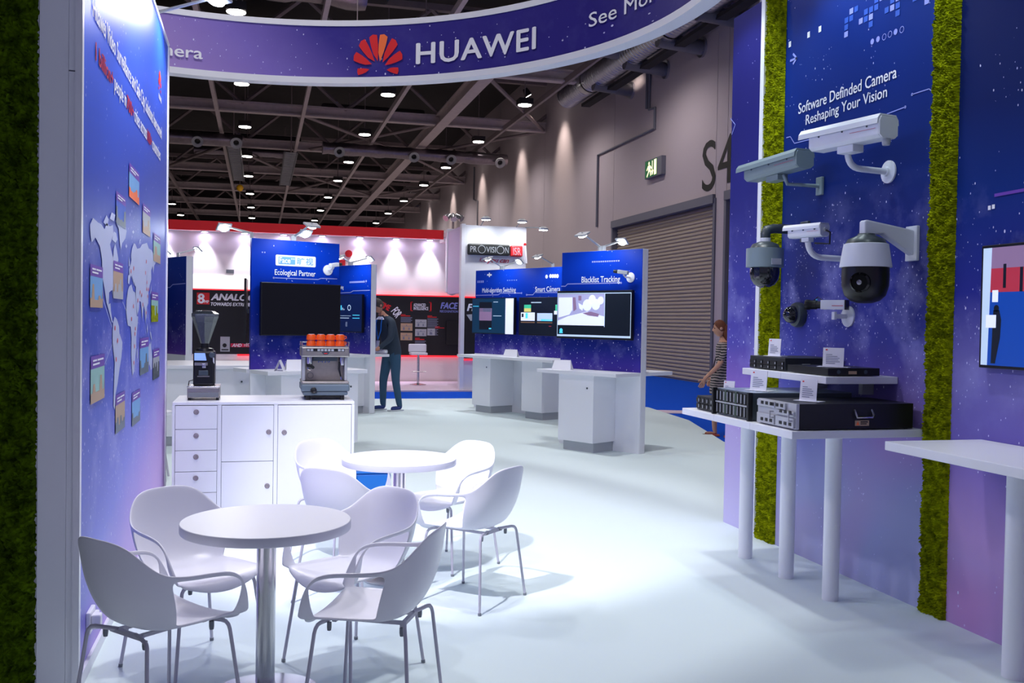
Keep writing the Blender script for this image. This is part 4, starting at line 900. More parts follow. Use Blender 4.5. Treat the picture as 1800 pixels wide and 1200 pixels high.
unit_lamp('glaring arm floodlight at the top middle of the partner demo wall', FCo, FCr, 0.53, (0.965, 2.629)[0], 0.6, (0.965, 2.629)[1], DW)
unit_lamp('arm floodlight in front of the demo wall beside the man', NGo, NGr, -0.7, (-0.169, 2.577)[0], -0.5, (-0.169, 2.577)[1], DW)
unit_lamp('glaring arm floodlight above the white end beside the man', NGo, NGr, -0.62, (-0.859, 2.633)[0], 0.6, (-0.859, 2.633)[1], DW)
unit_lamp('arm floodlight reaching left above the blue screen with white side bar', MUo, MUr, 0.66, (0.986, 2.632)[0], -0.5, (0.986, 2.632)[1], DW)
unit_lamp('glaring arm floodlight below the dark tower sign', MUo, MUr, 0.72, (0.492, 2.657)[0], 0.6, (0.492, 2.657)[1], DW)
unit_lamp('arm floodlight above the dark screen with small colour pictures', MUo, MUr, 2.02, (2.270, 2.620)[0], -0.5, (2.270, 2.620)[1], DW)
unit_lamp('glaring arm floodlight above the far left demo wall', LFo, LFr, -0.38, (-0.835, 2.648)[0], 0.6, (-0.835, 2.648)[1], DW)
unit_lamp('small glaring floodlight at the edge of the left display wall', LFo, LFr, -0.95, (-1.965, 2.645)[0], 0.6, (-1.965, 2.645)[1], DW)

# tent cards on the counters
def tent(label, x, y, z, rz, w=0.21, h=0.12, d=0.05):
    t = thing('tent_card', label, 'card', (x, y, z), rz, 'folded white cards on the counters')
    MB().add([(-w / 2, -d, 0.0), (w / 2, -d, 0.0), (w / 2 - .02, 0, h), (-w / 2 + .02, 0, h)], [(0, 1, 2, 3)]).build('front_leaf', 'white_plastic', t, fix=False)
    MB().add([(-w / 2, d, 0.0), (w / 2, d, 0.0), (w / 2 - .02, 0, h), (-w / 2 + .02, 0, h)], [(0, 3, 2, 1)]).build('rear_leaf', 'white_plastic', t, fix=False)
    for o in t.children:
        s = o.modifiers.new('thickness', 'SOLIDIFY'); s.thickness = 0.002
    return t
def loc_w(o, rz, x, y): v = Matrix.Translation((o[0], o[1], 0)) @ RZ(rz) @ Vector((x, y, 0)); return v.x, v.y
x, y = loc_w(FCo, FCr, 0.42, -0.3); tent('folded white card standing frontal below the black partner screen', x, y, 0.986, 14, 0.26)
x, y = loc_w(FCo, FCr, 0.20, -0.34); tent('folded white card seen end-on like a triangle below the black partner screen', x, y, 0.986, 80, 0.2)
x, y = loc_w(BLo, BLr, -1.0, -0.3); tent('folded white card on the counter of the live-picture demo wall', x, y, 0.986, -40, 0.26, 0.12)
x, y = loc_w(MUo, MUr, 1.55, -0.42); tent('folded white card on the long rear counter with two pedestals', x, y, 0.986, -40, 0.26, 0.12)

# small cameras on round wall plates of the demo walls
def plate_cam(label, o, rz, x, z, yaw, m, flip=1):
    c = thing('mini_camera', label, 'security camera', (o[0], o[1], 0), rz)
    MB(TR(x, 0, z) @ RX(90)).lathe([(0.062, 0.0), (0.062, 0.012), (0.03, 0.022)], 20).build('wall_plate', 'white_plastic', c, smooth=40)
    MB().tube([(x, -0.02, z), (x, -0.10, z), (x - 0.01 * flip, -0.13, z + 0.03)], 0.012, 8).build('bracket', 'white_plastic', c, smooth=40)
    M = TR(x - 0.01 * flip, -0.14, z + 0.055) @ RZ(yaw) @ RY(8)
    MB(M).box(-0.07, 0.07, -0.024, 0.024, -0.022, 0.026).build('body', m, c, bevel=0.008)
    MB(M @ TR(-0.07, 0, 0) @ RY(-90)).lathe([(0.02, 0), (0.022, 0.02), (0.02, 0.055), (0.016, 0.055), (0.014, 0.04), (0, 0.04)], 14).build('lens', 'black_plastic', c, smooth=40)
plate_cam('small grey camera with round white plate right of the tracking title', BLo, BLr, (-0.175, 2.151)[0], 2.14, 12, 'light_grey')
plate_cam('small white camera with round white plate right of the partner logo', FCo, FCr, (0.961, 2.198)[0], 2.16, 200, 'white_plastic', -1)
# ------------------------------------------------------------------ moulded armchairs
def cat(ts, t):
    """smooth interpolation through (a, values) knots"""
    for i in range(len(ts) - 1):
        if t <= ts[i + 1][0] + 1e-9: break
    a0, p1 = ts[i]; a1, p2 = ts[i + 1]
    p0 = ts[i - 1][1] if i > 0 else tuple(2 * x - y for x, y in zip(p1, p2))
    p3 = ts[i + 2][1] if i + 2 < len(ts) else tuple(2 * x - y for x, y in zip(p2, p1))
    u = (t - a0) / (a1 - a0)
    return tuple(0.5 * (2 * b + (c - a) * u + (2 * a - 5 * b + 4 * c - d) * u * u + (3 * b - a - 3 * c + d) * u ** 3) for a, b, c, d in zip(p0, p1, p2, p3))
SEAT = [(0, (0, -.150, .436)), (.18, (.085, -.145, .437)), (.36, (.150, -.118, .440)), (.52, (.196, -.070, .444)), (.7, (.216, .04, .446)), (.87, (.222, .196, .445)), (1.0, (.224, .245, .440))]
RIM = [(0, (0, -.310, .785)), (.18, (.105, -.300, .781)), (.30, (.178, -.272, .757)), (.40, (.222, -.228, .702)), (.48, (.250, -.175, .664)), (.58, (.268, -.09, .648)), (.7, (.278, .03, .642)), (.8, (.282, .145, .634)), (.87, (.282, .206, .600)), (.94, (.272, .243, .530)), (1.0, (.250, .268, .452))]
def make_shell():
    A = [0, .09, .18, .27, .36, .45, .52, .6, .7, .8, .87, .94, 1.0]; N = 12; k0 = 5
    T = [0, .035, .10, .22, .45, .7, .90, 1.0]
    vs = []; fs = []; idx = {}
    for j in range(-N, N + 1):
        s = 1 if j >= 0 else -1; a = A[abs(j)]
        b = cat(SEAT, a); r = cat(RIM, a)
        for ti, t in enumerate(T):
            e = t
            x = b[0] + (r[0] - b[0]) * (e ** 0.75); y = b[1] + (r[1] - b[1]) * (e ** (0.52 if a < .4 else (0.7 if a < .5 else 1))); z = b[2] + (r[2] - b[2]) * e
            bul = math.sin(PI * min(1, t * 1.15)) * 0.020 * (1 - a * .6)
            n = Vector((b[0], b[1] * (1.2 if a < .5 else .3), 0)); n = n.normalized() if n.length > 1e-6 else Vector((0, -1, 0))
            idx[(j, ti)] = len(vs); vs.append((s * (x + n.x * bul), y + n.y * bul, z))
    for j in range(-N, N):
        ja = max(abs(j), abs(j + 1))
        for ti in range(len(T) - 1):
            if 7 <= ja <= 10 and 1 <= ti <= 5: continue
            fs.append((idx[(j, ti)], idx[(j + 1, ti)], idx[(j + 1, ti + 1)], idx[(j, ti + 1)]))
    M = 2 * k0 + 1; row = [idx[(j, 0)] for j in range(-k0, k0 + 1)]
    for k in range(k0 + 1, N + 1):
        a = A[k]; b = cat(SEAT, a); new = []
        for i in range(M):
            u = -1 + 2 * i / (M - 1)
            if i == 0: new.append(idx[(-k, 0)]); continue
            if i == M - 1: new.append(idx[(k, 0)]); continue
            c = 1 - u * u
            y = b[1] + c * (-.035 if a < .6 else (0.004 if a < .9 else .018)) * (1 if a > .5 else 1.0)
            z = b[2] - c * .022 - (0.016 * c if k == N else 0)
            new.append(len(vs)); vs.append((u * b[0], y, z))
        for i in range(M - 1):
            fs.append((row[i], row[i + 1], new[i + 1], new[i]))
        row = new
    # front lip rolls down
    lip = []
    for i, v in enumerate(row):
        p = vs[v]; u = -1 + 2 * i / (M - 1)
        lip.append(len(vs)); vs.append((p[0] * 0.98, p[1] + 0.012 * (1 - u * u) + .002, p[2] - 0.022 * (1 - .5 * u * u)))
    for i in range(M - 1): fs.append((row[i], row[i + 1], lip[i + 1], lip[i]))
    o = MB().add(vs, fs).build('shell', 'white_plastic', None, smooth=180)
    so = o.modifiers.new('thickness', 'SOLIDIFY'); so.thickness = 0.011; so.offset = 0
    su = o.modifiers.new('smooth', 'SUBSURF'); su.levels = 2; su.render_levels = 2
    return o
def chair_proto():
    c = thing('armchair', 'white moulded armchair', 'chair')
    sh = make_shell(); sh.parent = c
    for sx in (-1, 1):
        for sy in (-1, 1):
            p = [(sx * .06, sy * .16, .412), (sx * .165, sy * .195, .412), (sx * .183, sy * .202, .408), (sx * .194, sy * .207, .396), (sx * .199, sy * .211, .378), (sx * .252, sy * .25, 0.004)]
            lg = MB().tube(p, .0085, 10).build('leg', 'leg_metal', c, smooth=60)
            MB().tube([(sx * .252, sy * .25, 0.0), (sx * .2508, sy * .249, 0.014)], .0105, 8).build('foot_cap', 'mid_grey', lg)
    MB().box(-.10, .10, -.17, -.15, .398, .414).box(-.10, .10, .15, .17, .398, .414).box(-.08, -.06, -.17, .17, .40, .412).box(.06, .08, -.17, .17, .40, .412).build('underframe', 'leg_metal', c)
    for sx in (-1, 1):
        for sy in (-1, 1):
            MB(TR(sx * .13, sy * .17, .385)).lathe([(.009, -.012), (.011, .0), (.011, .02)], 8).build('glide', 'mid_grey', c)
    return c
CH = [(-0.36, 3.92, .76, .65, 'white armchair at the near table, nearest the left display wall, back turned'),
      (-0.27, 4.62, .60, -.80, 'white armchair at the near table, facing us beside the left display wall'),
      (0.44, 4.49, -.82, -.57, 'white armchair at the near table, facing left, between table and far table'),
      (0.465, 3.865, -.90, .43, 'white armchair in the right foreground at the near table, back turned'),
      (0.52, 6.37, .60, -.80, 'white armchair at the far table, in front of the cabinet doors'),
      (0.52, 5.50, .66, .75, 'white armchair with shaded back between the two tables'),
      (1.22, 6.19, -.82, -.57, 'white armchair at the far right of the far table, facing left'),
      (1.19, 5.38, -.69, .72, 'white armchair at the far table on the open carpet, back turned right')]
proto = chair_proto()
for i, (x, y, fx_, fy_, lb) in enumerate(CH):
    c = proto if i == 0 else copy_tree(proto)
    c.location = (x, y, 0); c.rotation_euler = (0, 0, math.atan2(fy_, fx_) - PI / 2)
    c.scale = (0.95, 0.87, 1.0)
    c['label'] = lb; c['group'] = 'white armchairs at the round tables'

def table(label, x, y):
    t = thing('round_table', label, 'table', (x, y, 0), 0, 'round cafe tables')
    tp = MB().lathe([(0.0, .700), (.348, .700), (.35, .702), (.35, .738), (.348, .74), (0.0, .74)], 72).build('table_top', 'white_laminate', t, smooth=40)
    MB().lathe([(.3505, .703), (.3512, .705), (.3512, .735), (.3505, .737)], 72, cap=False).build('edge_band', mat('edge_band', rgb(214, 216, 228), 0.3), tp, smooth=40)
    MB().tube([(0, 0, .02), (0, 0, .69)], .04, 28).build('column', 'chrome', t, smooth=50)
    MB().lathe([(.05, .66), (.14, .695), (.14, .70)], 24).build('top_flange', 'steel', t, smooth=40)
    MB().lathe([(.225, 0.0), (.225, .008), (.19, .016), (.09, .028), (.045, .034), (.042, .05)], 48).build('base', 'chrome', t, smooth=30)
table('round white cafe table in the left foreground with chrome column', 0.04, 4.19)
table('round white cafe table further back near the cabinet', 0.845, 5.92)

# ------------------------------------------------------------------ cabinet with drawers
cb = thing('storage_cabinet', 'low white cabinet with drawers and doors carrying the coffee machine', 'cabinet', (-0.66, 8.10, 0))
CW, CD, CHH = 1.435, 0.70, 0.90
MB().box(0, CW, 0.0, CD, CHH - .022, CHH).build('top_board', 'white_laminate', cb, bevel=0.002)
for x0, x1 in ((0, .02), (.345, .375), (.785, .815), (CW - .022, CW)):
    MB().box(x0, x1, 0.0, CD - 0.02, 0, CHH - .023).build('side_board', 'white_laminate', cb)
MB().box(0.021, CW - .023, CD - 0.02, CD, 0, CHH - .023).build('back_board', 'white_laminate', cb)
MB().box(0.021, CW - .023, 0.03, CD - .021, 0.0, 0.03).build('bottom_board', 'white_laminate', cb)
MB().box(0.021, CW - .023, 0.03, 0.05, 0.03, CHH - .03).build('inner_panel', 'print_grey', cb)
def knob(par, x, z):
    MB(TR(x, -.001, z) @ RX(90)).lathe([(.021, 0), (.021, .004), (.017, .010), (.006, .007), (0, .006)], 18).build('knob', mat('knob_grey', rgb(150, 140, 146), .45, metal=.4) if 'knob_grey' not in MATS else 'knob_grey', par, smooth=40)
z = CHH - .028
for k in range(5):
    h = .190 if k == 0 else .170
    d = MB().box(.023, .342, 0.0, .022, z - h + .004, z).build('drawer', 'white_laminate', cb, bevel=0.0015); knob(d, .182, z - .05); z -= h
d = MB().box(.378, .782, 0.0, .022, .42, CHH - .028).build('door', 'white_laminate', cb, bevel=0.0015); knob(d, .745, .655)
d = MB().box(.378, .782, 0.0, .022, .01, .415).build('door', 'white_laminate', cb, bevel=0.0015); knob(d, .737, .215)
d = MB().box(.818, CW - .025, 0.0, .022, .01, CHH - .028).build('door', 'white_laminate', cb, bevel=0.0015); knob(d, .868, .65)

# ------------------------------------------------------------------ coffee grinder
gr = thing('coffee_grinder', 'black coffee grinder with clear funnel hopper on a steel knock box', 'grinder', (-0.435, 8.42, CHH))
MB().box(-.125, .125, -.15, .15, .022, .105).build('knock_box', 'steel', gr, bevel=.004)
MB().box(-.128, .128, -.153, .153, .106, .116).build('box_lid', 'chrome', gr, bevel=.003)
MB().box(-.118, .118, -.158, -.151, .028, .065).build('box_drawer', 'mid_grey', gr, bevel=.003)
for sx in (-.11, .11):
    for sy in (-.13, .13): MB().tube([(sx, sy, 0), (sx, sy, .022)], .012, 8).build('foot', 'black_plastic', gr)
MB().box(-.085, .085, -.10, .13, .117, .40).build('body', 'black_plastic', gr, bevel=.016, seg=3)
MB(TR(0, .02, .40)).lathe([(.075, 0), (.07, .02), (.034, .028), (.032, .062)], 20).build('collar', 'black_plastic', gr, smooth=40)
MB().prism([(-.075, .325), (.02, .325), (.008, .385), (-.075, .385)], -.106, -.09).build('display', scr('scr_grinder', rgb(120, 150, 215), 0.9), gr)
MB(TR(.062, -.09, .37) @ RX(90)).lathe([(.024, -.02), (.024, .02), (.018, .025)], 16).build('dial', 'dark_grey', gr, smooth=40)
MB().box(-.072, .03, -.125, -.10, .285, .308).build('portafilter_fork', 'steel', gr)
MB().box(-.012, .018, -.14, -.10, .265, .30).build('spout', 'chrome', gr, bevel=.004)
MB().tube([(.078, -.08, .27), (.074, -.105, .35)], .007, 8).build('lever', 'chrome', gr)
MB().box(-.04, .035, -.125, -.10, .20, .245).build('tray_cup', 'dark_grey', gr, bevel=.006)
MB().box(-.05, .045, -.135, -.10, .192, .199).build('tray', 'steel', gr)
hp = MB(TR(0, .02, .462)).lathe([(.034, 0), (.105, .215), (.108, .222), (.108, .246), (.104, .246), (.101, .222), (.030, 0.004)], 8, cap=False).build('hopper', mat('hopper_clear', rgb(170, 178, 184), 0.12, trans=0.85), gr)
MB(TR(0, .02, .462)).lathe([(.110, .246), (.075, .27), (0, .276)], 8).build('hopper_lid', mat('lid_smoke', rgb(50, 56, 62), 0.15, trans=0.3), gr)
MB(TR(0, .02, .462)).lathe([(.028, 0.006), (.083, .176), (0, .18)], 8).build('coffee_beans', mat('beans', rgb(98, 92, 92), 0.7, bump=1.0, bscale=140, var=0.5), gr)
MB().tube([(-.085, .0, .16), (-.12, -.01, .15), (-.125, -.02, .118)], .004, 6).build('power_cable', 'black_plastic', gr)

# ------------------------------------------------------------------ espresso machine
em = thing('espresso_machine', 'steel and slate grey espresso machine with cups on top', 'espresso machine', (0.545, 8.44, CHH))
for sx in (-.14, .14):
    for sy in (-.16, .16): MB().tube([(sx, sy, 0), (sx, sy, .04)], .02, 10).build('foot', 'black_plastic', em)
MB().box(-.15, .15, -.17, .17, .018, .035).build('floor_tray', 'black_plastic', em)
MB().box(-.185, .185, -.21, .2, .04, .075).build('lower_body', 'slate_grey', em, bevel=.012)
MB().box(-.2, .2, -.225, .2, .075, .135).build('front_bumper', 'slate_grey', em, bevel=.012)
MB().box(-.195, .195, -.215, .2, .135, .158).build('drip_tray', 'steel', em, bevel=.006)
MB().box(-.185, .185, .03, .2, .158, .36).build('rear_body', 'steel', em)
MB().box(-.165, .165, .022, .03, .16, .355).build('splash_panel', 'steel', em)
for sx in (-1, 1): MB().box(sx * .175 - .012, sx * .175 + .012, -.12, .03, .158, .36).build('side_pillar', 'light_grey', em, bevel=.008)
MB().box(-.2, .2, -.17, .2, .36, .445).build('head_unit', 'steel', em, bevel=.010)
MB().box(-.195, .195, -.16, .2, .446, .452).build('top_plate', 'chrome', em)
MB().box(-.158, .158, -.176, -.169, .408, .432).build('button_panel', 'black_plastic', em)
for k in range(11):
    if k in (2, 8): continue
    MB().box(-.154 + k * .0285, -.154 + k * .0285 + .022, -.180, -.175, .411, .429).build('button', 'light_grey', em)
MB().prism([(-.035, .405), (.035, .405), (.018, .382), (-.018, .382)], -.176, -.169).build('badge', 'dark_grey', em)
MB().box(-.014, .014, -.179, -.175, .388, .395).build('badge_mark', 'print_red', em)
MB().box(-.1, .1, -.12, .02, .325, .36).build('group_cover', 'dark_grey', em)
MB(TR(-.13, -.1, .30)).lathe([(.03, .06), (.03, .02), (.026, .0)], 16).build('group_head', 'chrome', em, smooth=40)
MB().tube([(-.13, -.1, .30), (-.13, -.11, .285), (-.105, -.2, .275)], [.026, .022, .014], 12).build('portafilter', 'black_plastic', em, smooth=40)
MB().tube([(-.14, -.1, .29), (-.14, -.1, .255), (-.12, -.1, .25)], .008, 8).build('spout', 'chrome', em)
MB(TR(.14, -.11, .31)).lathe([(.022, .05), (.024, 0), (.02, -.02)], 14).build('steam_valve', 'chrome', em, smooth=40)
MB().tube([(.12, -.12, .32), (.115, -.14, .26), (.13, -.15, .195)], [.010, .009, .006], 8).build('steam_wand', 'black_plastic', em, smooth=40)
MB().tube([(.13, -.15, .195), (.134, -.152, .17)], .007, 8).build('wand_tip', 'chrome', em)
m = MB(); p0, p1 = disc(-.115, .195, .028, 20), disc(-.115, .195, .022, 20); m.add([(a, .0215, b) for a, b in p0 + p1], [(i, (i + 1) % 20, 20 + (i + 1) % 20, 20 + i) for i in range(20)]); m.build('logo_ring', 'mid_grey', em, fix=False)
MB(TR(-.10, -.226, .085) @ RX(90)).lathe([(.026, 0), (.026, .006), (.020, .010), (.008, .006), (0, .006)], 18).build('gauge', 'black_plastic', em, smooth=40)
text('M39', -.05, .05, .305, .322, 'print_blue', em, .020)
for sx in (-1, 1):
    MB().tube([(sx * .195, -.15, .45), (sx * .195, -.15, .485), (sx * .195, .18, .485), (sx * .195, .18, .45)], .008, 8).build('cup_rail', 'chrome', em, smooth=40)
MB().tube([(-.195, .18, .478), (.195, .18, .478)], .006, 8).build('cup_rail', 'chrome', em)
def cup(label, x, y, z, up):
    c = thing('coffee_cup', label, 'cup', (x, y, z), 0, 'orange cups on the coffee machine')
    MB().lathe([(.026, 0), (.033, .012), (.040, .046), (.037, .046), (.03, .012), (0.0, .008)] if not up else [(.040, 0), (.038, .03), (.032, .046), (0, .046)], 20).build('bowl', 'orange_cup', c, smooth=40)
    MB().tube([(.034, 0, .012), (.052, 0, .016), (.052, 0, .03), (.036, 0, .036)], .004, 6).build('handle', 'orange_cup', c, smooth=50)
    MB().lathe([(.0, .0461), (.0255, .0461), (.0255, .049), (.0, .049)], 16).build('foot_ring', 'white_plastic', c)
    return c
W4 = ['leftmost', 'second from left', 'third from left', 'rightmost']
for r in range(2):
    for k in range(4):
        cup('upturned orange cup on the coffee machine, %s, %s layer' % (W4[k], ['lower', 'upper'][r]), 0.545 - .115 + k * .081, 8.44 - .06, CHH + .453 + r * .0495, True)

# blue bin behind the far table
bn = thing('waste_bin', 'small blue waste bin behind the far round table', 'bin', (0.95, 8.32, 0))
MB().box(-.15, .15, -.13, .13, 0, .28).build('body', mat('bin_blue', rgb(10, 110, 200), .4), bn, bevel=.02)
MB().box(-.16, .16, -.14, .14, .28, .30).build('rim', 'bin_blue', bn, bevel=.008)
MB().box(-.12, .12, -.1, .1, .30, .315).build('paper_liner', 'white_plastic', bn, bevel=.004)
# stool glimpsed between the left wall and the cabinet
sl = thing('side_stool', 'white stool glimpsed between the left display wall and the cabinet', 'stool', (-1.02, 9.9, 0))
MB().lathe([(0.0, .62), (.2, .62), (.21, .63), (.21, .66), (0, .665)], 32).build('seat', 'white_plastic', sl, smooth=40)
for a in (45, 135, 225, 315):
    s, c = math.sin(math.radians(a)), math.cos(math.radians(a))
    MB().tube([(c * .12, s * .12, .62), (c * .24, s * .24, 0)], .011, 8).build('leg', 'leg_metal', sl)
# ------------------------------------------------------------------ right wall shelves
mat('alu', rgb(196, 198, 205), 0.3, metal=0.35)
mat('server_dark', rgb(30, 34, 40), 0.45)
mat('server_top', rgb(150, 166, 180), 0.25, metal=0.2)
mat('server_side', rgb(84, 94, 102), 0.35, metal=0.2)
mat('server_green', rgb(60, 78, 66), 0.5)
def shelf(label, x0, y0, y1, z, leg=None, t=0.042):
    s = thing('wall_shelf', label, 'shelf', (x0, (y0 + y1) / 2, 0), 0, 'white shelves on the right wall')
    w = (y1 - y0) / 2 - 0.001
    MB().box(0, 3.638 - x0, -w, w, z - t, z).build('board', 'white_laminate', s, bevel=0.003)
    if leg:
        MB().tube([(leg[0] - x0, leg[1] - (y0 + y1) / 2, 0.0), (leg[0] - x0, leg[1] - (y0 + y1) / 2, z - t)], 0.047, 28).build('leg', 'white_laminate', s, smooth=50)
    else:
        MB().box(3.56 - x0, 3.638 - x0, -0.02, 0.02, z - t - 0.08, z - t).build('bracket', 'light_grey', s)
    return s
shelf('lower white shelf nearest us on a round leg, carrying the long black server', 2.80, 4.67, 5.14, 1.02, (3.24, 4.95))
shelf('middle lower white shelf on a round leg, under the drive-bay server', 2.80, 5.14, 5.61, 1.02, (3.24, 5.44))
shelf('furthest lower white shelf on a round leg, carrying the small dark unit', 2.80, 5.61, 6.08, 1.02, (3.24, 5.97))
shelf('upper white wall shelf nearest us, carrying the flat black unit', 3.16, 4.92, 5.42, 1.302)
shelf('upper white wall shelf further away, carrying the taller dark unit', 3.16, 5.42, 5.92, 1.302)
dk = thing('wall_desk', 'white desk at the right edge below the wall screen on a thick round leg', 'desk', (3.06, 3.4, 0))
MB().box(0, 0.577, -0.9, 0.83, 0.975, 1.02).build('desk_top', 'white_laminate', dk, bevel=0.003)
MB().tube([(0.31, 0.27, 0.0), (0.31, 0.27, 0.975)], 0.055, 28).build('leg', 'white_laminate', dk, smooth=50)
MB().tube([(0.5, 0.62, 0.90), (0.5, 0.62, 0.975)], 0.006, 6).build('hook', 'chrome', dk)
# ------------------------------------------------------------------ servers
def drives(par, x, ys, zs, w, h, m='black_plastic'):
    for y in ys:
        for z in zs:
            b = MB().box(x - 0.008, x, y - w / 2, y + w / 2, z, z + h).build('drive_bay', m, par, bevel=0.002)
            MB().box(x - 0.011, x - 0.008, y - w / 2 + .004, y - w / 2 + .012, z + .006, z + h - .006).build('latch', 'light_grey', b)
s1 = thing('rack_server', 'long black server with shiny metal front and side handle on the near shelf', 'server', (2.84, 4.70, 1.021))
MB().box(0.02, 0.74, 0.0, 0.42, 0.004, 0.145).build('chassis', 'black_plastic', s1, bevel=0.003)
MB().box(0.0, 0.02, 0.0, 0.42, 0.004, 0.145).build('front_plate', 'alu', s1, bevel=0.002)
for k, (a, b, c, d) in enumerate([(0.01, .20, .01, .065), (.215, .41, .01, .065), (.01, .20, .075, .10), (.215, .41, .105, .14), (.10, .20, .105, .14)]):
    b_ = MB().box(-0.012, 0.0, a, b, c, d).build('module', 'alu', s1, bevel=0.002)
    for j in range(3): MB().box(-0.015, -0.012, a + .02 + j * .05, a + .045 + j * .05, c + .012, c + .03).build('port', 'black_plastic', b_)
for a in (0.02, .22): MB().tube([(-0.012, a, .05), (-0.035, a, .05), (-0.035, a, .085), (-0.012, a, .085)], .005, 6).build('pull', 'chrome', s1, smooth=40)
MB().tube([(.36, -0.001, .112), (.36, -0.02, .085), (.365, -0.024, .07), (.46, -0.024, .07), (.47, -0.02, .085), (.47, -0.001, .112)], .006, 8).build('side_handle', 'chrome', s1, smooth=40)
patch('warning_label', [rect(.365, .455, .022, .052)], 'print_tan', s1, -0.0012)
patch('warning_mark', [[(.372, .026), (.394, .026), (.383, .048)]], 'print_orange', s1, -0.0018)
patch('label_text', [rect(.40, .447, .04, .047), rect(.40, .44, .03, .036)], 'print_black', s1, -0.0018)
for sx in (.05, .7): MB().box(sx, sx + .02, .02, .04, 0.0, .004).build('foot', 'black_plastic', s1)
s2 = thing('rack_server', 'tall server with two rows of drive bays and bright steel top', 'server', (2.82, 5.20, 1.021))
MB().box(0.02, 0.70, 0.0, 0.44, 0.003, 0.165).build('chassis', 'server_side', s2, bevel=0.002)
MB().box(0.02, 0.70, 0.004, 0.436, 0.165, 0.168).build('top_cover', 'server_top', s2)
for y0 in (-0.02, 0.44): MB().box(-0.01, 0.02, y0, y0 + .022, 0.0, 0.17).build('rack_ear', 'black_plastic', s2, bevel=0.002)
drives(s2, 0.02, [0.03 + k * .045 for k in range(10)], (.012, .09), .038, .066)
for y in (.165, .30): MB().box(0.008, 0.02, y, y + .02, .01, .16).build('status_strip', 'server_green', s2)
MB().box(0.006, 0.02, 0.003, 0.438, .079, .087).build('divider', 'alu', s2)
s3 = thing('storage_unit', 'small dark unit with drive bays at the far end of the lower shelves', 'server', (2.84, 5.72, 1.021))
MB().box(0.012, 0.55, 0.0, 0.24, 0.003, 0.095).build('chassis', 'server_dark', s3, bevel=0.003)
drives(s3, 0.012, [0.03 + k * .06 for k in range(4)], (.012, .05), .05, .032)
u1 = thing('recorder_unit', 'dark two-row recorder on the upper shelf further away', 'server', (3.20, 5.46, 1.303))
MB().box(0.012, 0.42, 0.0, 0.45, 0.003, 0.085).build('chassis', 'server_dark', u1, bevel=0.003)
drives(u1, 0.012, [0.05 + k * .088 for k in range(5)], (.008, .036), .078, .024)
patch('brand_label', [rect(0.13, .19, .035, .048)], 'light_grey', u1, -0.0012)
u2 = thing('recorder_unit', 'flat black one-row unit with side label on the near upper shelf', 'server', (3.20, 4.965, 1.303))
MB().box(0.0, 0.345, 0.0, 0.445, 0.003, 0.047).build('chassis', 'black_plastic', u2, bevel=0.002)
patch('warning_label', [rect(.135, .19, .012, .030)], 'print_tan', u2, -0.0012)
for xs in (.07, .25): MB(TR(xs, 0, .025) @ RX(90)).lathe([(.012, 0), (.012, .002)], 10).build('vent', 'dark_grey', u2)
# ------------------------------------------------------------------ information cards
def info(label, x, y, z, rz, w, h, logo=True):
    c = thing('info_card', label, 'card', (x, y, z), rz, 'white info cards on the shelves')
    MB().box(-w * .75, w * .75, -0.02, 0.055, 0.0, 0.003).build('acrylic_foot', 'white_plastic', c)
    MB(RX(-6)).box(-w / 2, w / 2, -0.001, 0.003, 0.002, h).build('sheet', 'white_plastic', c)
    p = MB(RX(-6))
    for k, (a, b) in enumerate([(.55, .80), (.15, .45), (.15, .70), (.15, .80), (.15, .75), (.15, .82), (.15, .6)]):
        zz = h * (.72 - .09 * k)
        if k == 0: continue
        p.add([(-w / 2 + w * a, -0.002, zz), (-w / 2 + w * b, -0.002, zz), (-w / 2 + w * b, -0.002, zz + h * .03), (-w / 2 + w * a, -0.002, zz + h * .03)], [(0, 1, 2, 3)])
    p.build('small_print', 'print_grey', c, fix=False)['kind'] = 'stuff'
    MB(RX(-6)).add([(-w * .38, -0.002, h * .86), (-w * .28, -0.002, h * .86), (-w * .28, -0.002, h * .92), (-w * .38, -0.002, h * .92)], [(0, 1, 2, 3)]).build('logo_mark', 'print_red', c, fix=False)
    return c
info('white info card on top of the long black server', 3.00, 4.85, 1.168, -62, 0.105, 0.125)
info('white info card on top of the tall drive-bay server, right of centre', 2.96, 5.34, 1.191, -62, 0.115, 0.125)
info('small white info card on top of the small dark unit at the far end', 3.02, 5.84, 1.119, -62, 0.085, 0.10)
info('white info card on the two-row recorder of the upper shelf', 3.27, 5.70, 1.390, -62, 0.09, 0.115)
info('white info card on the flat black unit of the upper shelf', 3.28, 5.04, 1.352, -45, 0.12, 0.115)
# ------------------------------------------------------------------ wall screen at the right edge
ts = thing('wall_screen', 'wall screen at the right edge playing a blue and red scene', 'screen', (3.64, 0, 0), -90)
MB().box(-4.215, -3.25, -0.045, -0.001, 1.395, 2.02).build('casing', 'black_plastic', ts, bevel=0.003)
sc0 = patch('picture', [rect(-4.20, -3.26, 1.41, 2.005)], 'scr_blue', ts, -0.0465)
patch('picture_red_floor', [rect(-4.20, -3.26, 1.78, 1.93)], 'scr_red', ts, -0.0468)
patch('picture_hall', [rect(-4.20, -3.26, 1.90, 2.005)], 'scr_mauve', ts, -0.047)
patch('picture_wall', [[(-4.20, 1.41), (-4.155, 1.41), (-4.14, 2.005), (-4.20, 2.005)]], 'scr_pale', ts, -0.0472)
patch('picture_table', [rect(-4.17, -4.10, 1.60, 1.665), rect(-4.13, -4.09, 1.73, 1.79)], 'scr_white', ts, -0.0476)
patch('picture_figure', [[(-4.13, 1.42), (-4.10, 1.42), (-4.07, 1.55), (-4.065, 1.64), (-4.08, 1.69), (-4.12, 1.69), (-4.125, 1.55)], disc(-4.10, 1.698, 0.018, 10)], 'scr_dark', ts, -0.0474)
